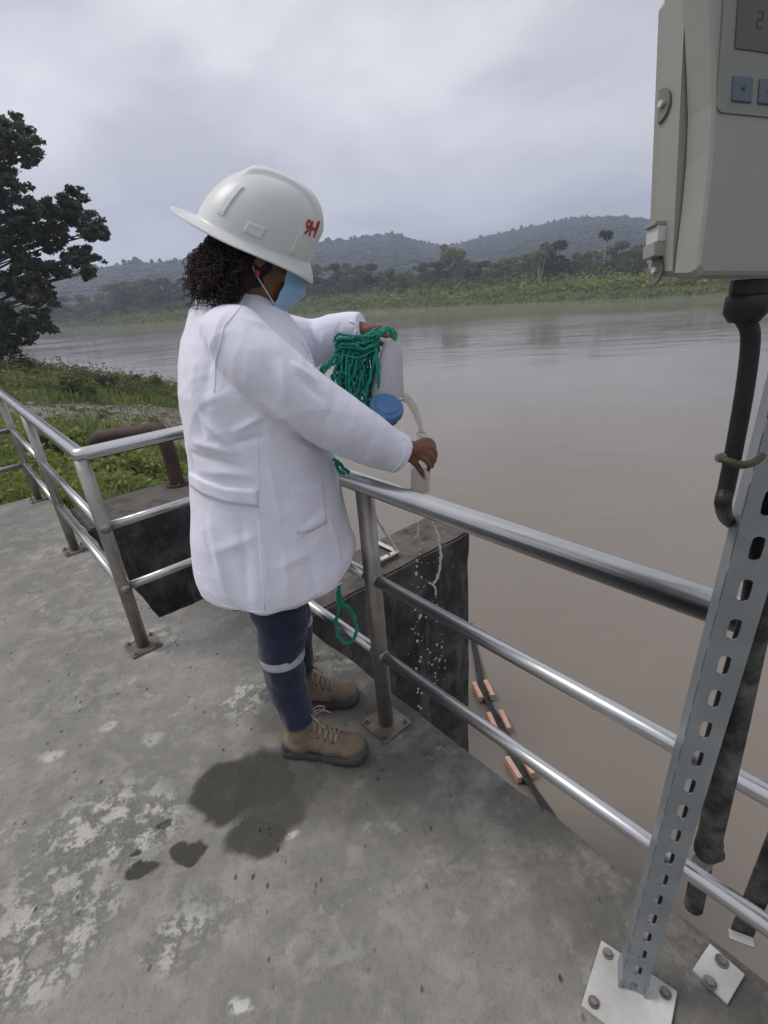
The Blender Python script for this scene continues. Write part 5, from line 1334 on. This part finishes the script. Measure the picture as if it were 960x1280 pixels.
# blue capped cup tied under the jug
bc = W(483, 509, 1.352); bd = Vector((.22, -.55, .80)).normalized()
cup = thing('blue_capped_cup', 'dark cup with a round blue cap tied below the white jug', 'cup', bc)
x1, y1 = frame_of(bd)
bm = bmesh.new(); tube(bm, [bc-bd*.062, bc-bd*.055, bc-bd*.035, bc-bd*.012], [.012, .028, .042, .046], 28); link('cup_body', bm, M['brown_cup'], cup)
bm = bmesh.new(); tube(bm, [bc-bd*.018, bc-bd*.016, bc+bd*.004, bc+bd*.007], [.044, .0475, .0475, .044], 32); lid = link('cap', bm, M['blue'], cup, False)
bm = bmesh.new(); tube(bm, [bc+bd*.007, bc+bd*.010], [.034, .032], 28); link('cap_disc', bm, M['blue'], lid, False)
bm = bmesh.new()
for k in range(40):
    a = k*math.pi/20; c = bc-bd*.006+(x1*math.cos(a)+y1*math.sin(a))*.0478; tube(bm, [c-bd*.008, c+bd*.008], .0011, 4)
link('cap_ribs', bm, M['blue'], lid, False)['kind'] = 'stuff'
# poured stream, sample bottle, splashes
sp_ = [W(500, 496, 1.435), W(508, 498, 1.425), W(516, 508, 1.405), W(522, 522, 1.385), W(526, 536, 1.368), W(527, 548, 1.36)]
bm = bmesh.new(); pth = smooth_path(sp_, 8); n_ = len(pth); rad_ = [.014*(1-.66*(i/n_))*(1+.14*math.sin(i*1.1)*math.sin(i*.37)) for i in range(n_)]
tube(bm, pth, rad_, 14, True); tag(link('poured_water', bm, M['river_sample']), 'arc of brownish water falling from the white jug into the clear bottle', 'water stream')
b0_ = W(527, 541, 1.36); b1_ = W(525, 616, 1.36); bx_ = (b1_-b0_)
bot = thing('sample_bottle', 'small clear plastic bottle held by its neck over the top rail', 'bottle', b1_)
bm = bmesh.new(); tube(bm, [b0_, b0_+bx_*.10, b0_+bx_*.22, b0_+bx_*.32, b0_+bx_*.48, b0_+bx_*.6, b0_+bx_*.97, b1_], [.0135, .0135, .0130, .015, .027, .030, .030, .026], 28, True); link('bottle_body', bm, M['clear'], bot)
bm = bmesh.new(); tube(bm, [b0_-bx_*.01, b0_+bx_*.03], .0150, 20, False); link('neck_ring', bm, M['milky'], bot)
bm = bmesh.new(); tube(bm, [b0_+bx_*.62, b0_+bx_*.95], [.0275, .0272], 24, True); link('bottle_water', bm, M['river_sample'], bot)
rs = random.Random(11); bm = bmesh.new()
def drop(px, py, Y, r, st=1.3):
    p = W(px, py, Y); q = bmesh.ops.create_icosphere(bm, subdivisions=1, radius=1)
    for v in q['verts']: v.co = Vector((v.co.x*r, v.co.y*r, v.co.z*r*st)) + p
def dribble(pts, Y, r):
    P = smooth_path([W(x, y, Y) for x, y in pts], 10); P = [p+Vector((rs.uniform(-1, 1), 0, 0))*r*.5 for p in P]
    tube(bm, P, [r*rs.uniform(.35, 1.25) for _ in P], 7)
dribble([(522,652),(523,664),(521,672)], 1.5, .0045)
for k in range(34):
    y = 672+k*6.6*rs.uniform(.85, 1.15); drop(522+math.sin(k*.9)*3+rs.uniform(-3, 3), y, 1.5+rs.uniform(-.02, .02), rs.uniform(.0022, .0058), rs.uniform(1, 2))
dribble([(540,654),(545,662),(549,676),(551,700),(547,722),(540,732)], 1.5, .0048)
dribble([(536,728),(543,733),(545,744)], 1.5, .004)
for k in range(34): drop(545+rs.gauss(0, 7), 736+rs.random()**.8*120, 1.5+rs.uniform(-.03, .03), rs.uniform(.0018, .0042), rs.uniform(1, 1.8))
for k in range(40): drop(530+rs.gauss(0, 12), 690+rs.random()*170, 1.5+rs.uniform(-.05, .05), rs.uniform(.001, .0026), 1.3)
tag(link('splashing_water', bm, M['drops']), 'two broken streams of spilled water and drops in front of the stained wall', kind='stuff')

# green rope: a hank over the far hand, tail loops lower down
rp_ = thing('green_rope', 'hank of green twisted rope looped over the far hand and hanging down', 'rope', W(450, 420, 1.47))
bm = bmesh.new(); rs = random.Random(21)
def strand(pts, r=.0042):
    P = [Vector(p) for p in pts]; P = smooth_path(P, 9)
    P = [p + Vector(noise.noise_vector(p*38+Vector((r*1e4, 0, 0))))*.0055 for p in P]; tube(bm, P, [r*(1+.35*noise.noise(p*70)) for p in P], 9, True, 3, 420)
for k in range(30):
    x0 = rs.uniform(420, 447); x1 = x0+rs.uniform(10, 30); x1 = min(x1, 474); yb = rs.uniform(488, 532); Y0 = rs.uniform(1.40, 1.475); tpy = rs.uniform(416, 430)
    xm = (x0+x1)/2-rs.uniform(0, 8)
    strand([W(x0+6, tpy+14, Y0), W(x0+rs.uniform(-3, 3), tpy+40, Y0-.006), W(x0-2+rs.uniform(-7, 7), (tpy+yb)/2+10, Y0-.01), W(xm-4, yb-6, Y0), W(xm+3, yb, Y0+.008), W(xm+9, yb-7, Y0+.014), W(x1+rs.uniform(-5, 5), (tpy+yb)/2+6, Y0+.018), W(x1+rs.uniform(-3, 2), tpy+34, Y0+.018), W(x1-2, tpy+8, Y0+.01)], rs.uniform(.0026, .0036))
for k in range(20):       # turns wound round the top
    y = 418+k*1.4; Y0 = 1.43+rs.uniform(-.02, .02); strand([W(418+rs.uniform(-1, 5), y+10, Y0+.01), W(424, y+rs.uniform(0, 6), Y0-.012), W(440, y+rs.uniform(-1, 5), Y0-.018), W(456, y+rs.uniform(-2, 6), Y0-.018), W(468+rs.uniform(-2, 3), y-3+rs.uniform(-5, 4), Y0), W(474+rs.uniform(-2, 2), y-6, Y0+.02)], .0032)
strand([W(470, 424, 1.44), W(474, 415, 1.43), W(482, 410, 1.425), W(490, 413, 1.43), W(494, 420, 1.435), W(492, 430, 1.44)], .0058)
strand([W(466, 440, 1.43), W(472, 420, 1.422), W(480, 412, 1.42), W(489, 412, 1.425), W(493, 424, 1.43)], .0054)
strand([W(468, 428, 1.42), W(471, 450, 1.415), W(474, 480, 1.415), W(471, 500, 1.415), W(463, 515, 1.42), W(456, 522, 1.43)], .0048)
strand([W(470, 440, 1.42), W(462, 470, 1.415), W(458, 500, 1.415), W(462, 520, 1.42), W(468, 508, 1.42)], .0045)
strand([W(424, 440, 1.42), W(412, 452, 1.41), W(403, 460, 1.41), W(400, 468, 1.42)], .005)
strand([W(428, 446, 1.42), W(416, 455, 1.41), W(406, 464, 1.41), W(402, 474, 1.42), W(409, 496, 1.42), W(420, 506, 1.42)], .0042)
link('coil', bm, M['rope'], rp_)
bm = bmesh.new()
strand([W(416, 574, 1.33), W(422, 578, 1.33), W(430, 584, 1.345), W(436, 592, 1.36)], .005); strand([W(418, 580, 1.335), W(426, 588, 1.345), W(431, 593, 1.36)], .005)
link('tail_end', bm, M['rope'], rp_); bm = bmesh.new()
strand([W(424, 700, 1.36), W(424, 735, 1.36), W(426, 752, 1.36), W(430, 760, 1.36)], .0050)
strand([W(426, 752, 1.36), W(421, 768, 1.355), W(420, 784, 1.355), W(425, 798, 1.36), W(434, 805, 1.36), W(443, 799, 1.365), W(446, 785, 1.365), W(443, 770, 1.365), W(434, 760, 1.36), W(426, 752, 1.36)], .0052)
strand([W(424, 750, 1.35), W(432, 757, 1.35), W(441, 763, 1.36), W(444, 774, 1.36)], .0045); strand([W(421, 742, 1.352), W(423, 762, 1.35), W(421, 778, 1.35)], .0042)
link('tail_loop', bm, M['rope'], rp_)


# ------------------------------------------------------------------ haze
bm = bmesh.new(); box(bm, (0, 250, 110), (3200, 3200, 236)); hz_o = link('haze', bm, None, None, False)
hm = bpy.data.materials.new('haze_air'); hm.use_nodes = True; hm.node_tree.nodes.clear()
ho_ = N(hm.node_tree, 'ShaderNodeOutputMaterial'); pv = N(hm.node_tree, 'ShaderNodeVolumePrincipled')
pv.inputs['Color'].default_value = (.70, .79, .97, 1); pv.inputs['Density'].default_value = .0009; pv.inputs['Anisotropy'].default_value = .2
hm.node_tree.links.new(pv.outputs[0], ho_.inputs['Volume']); hz_o.data.materials.append(hm)
hz_o.display_type = 'WIRE'; tag(hz_o, kind='stuff')
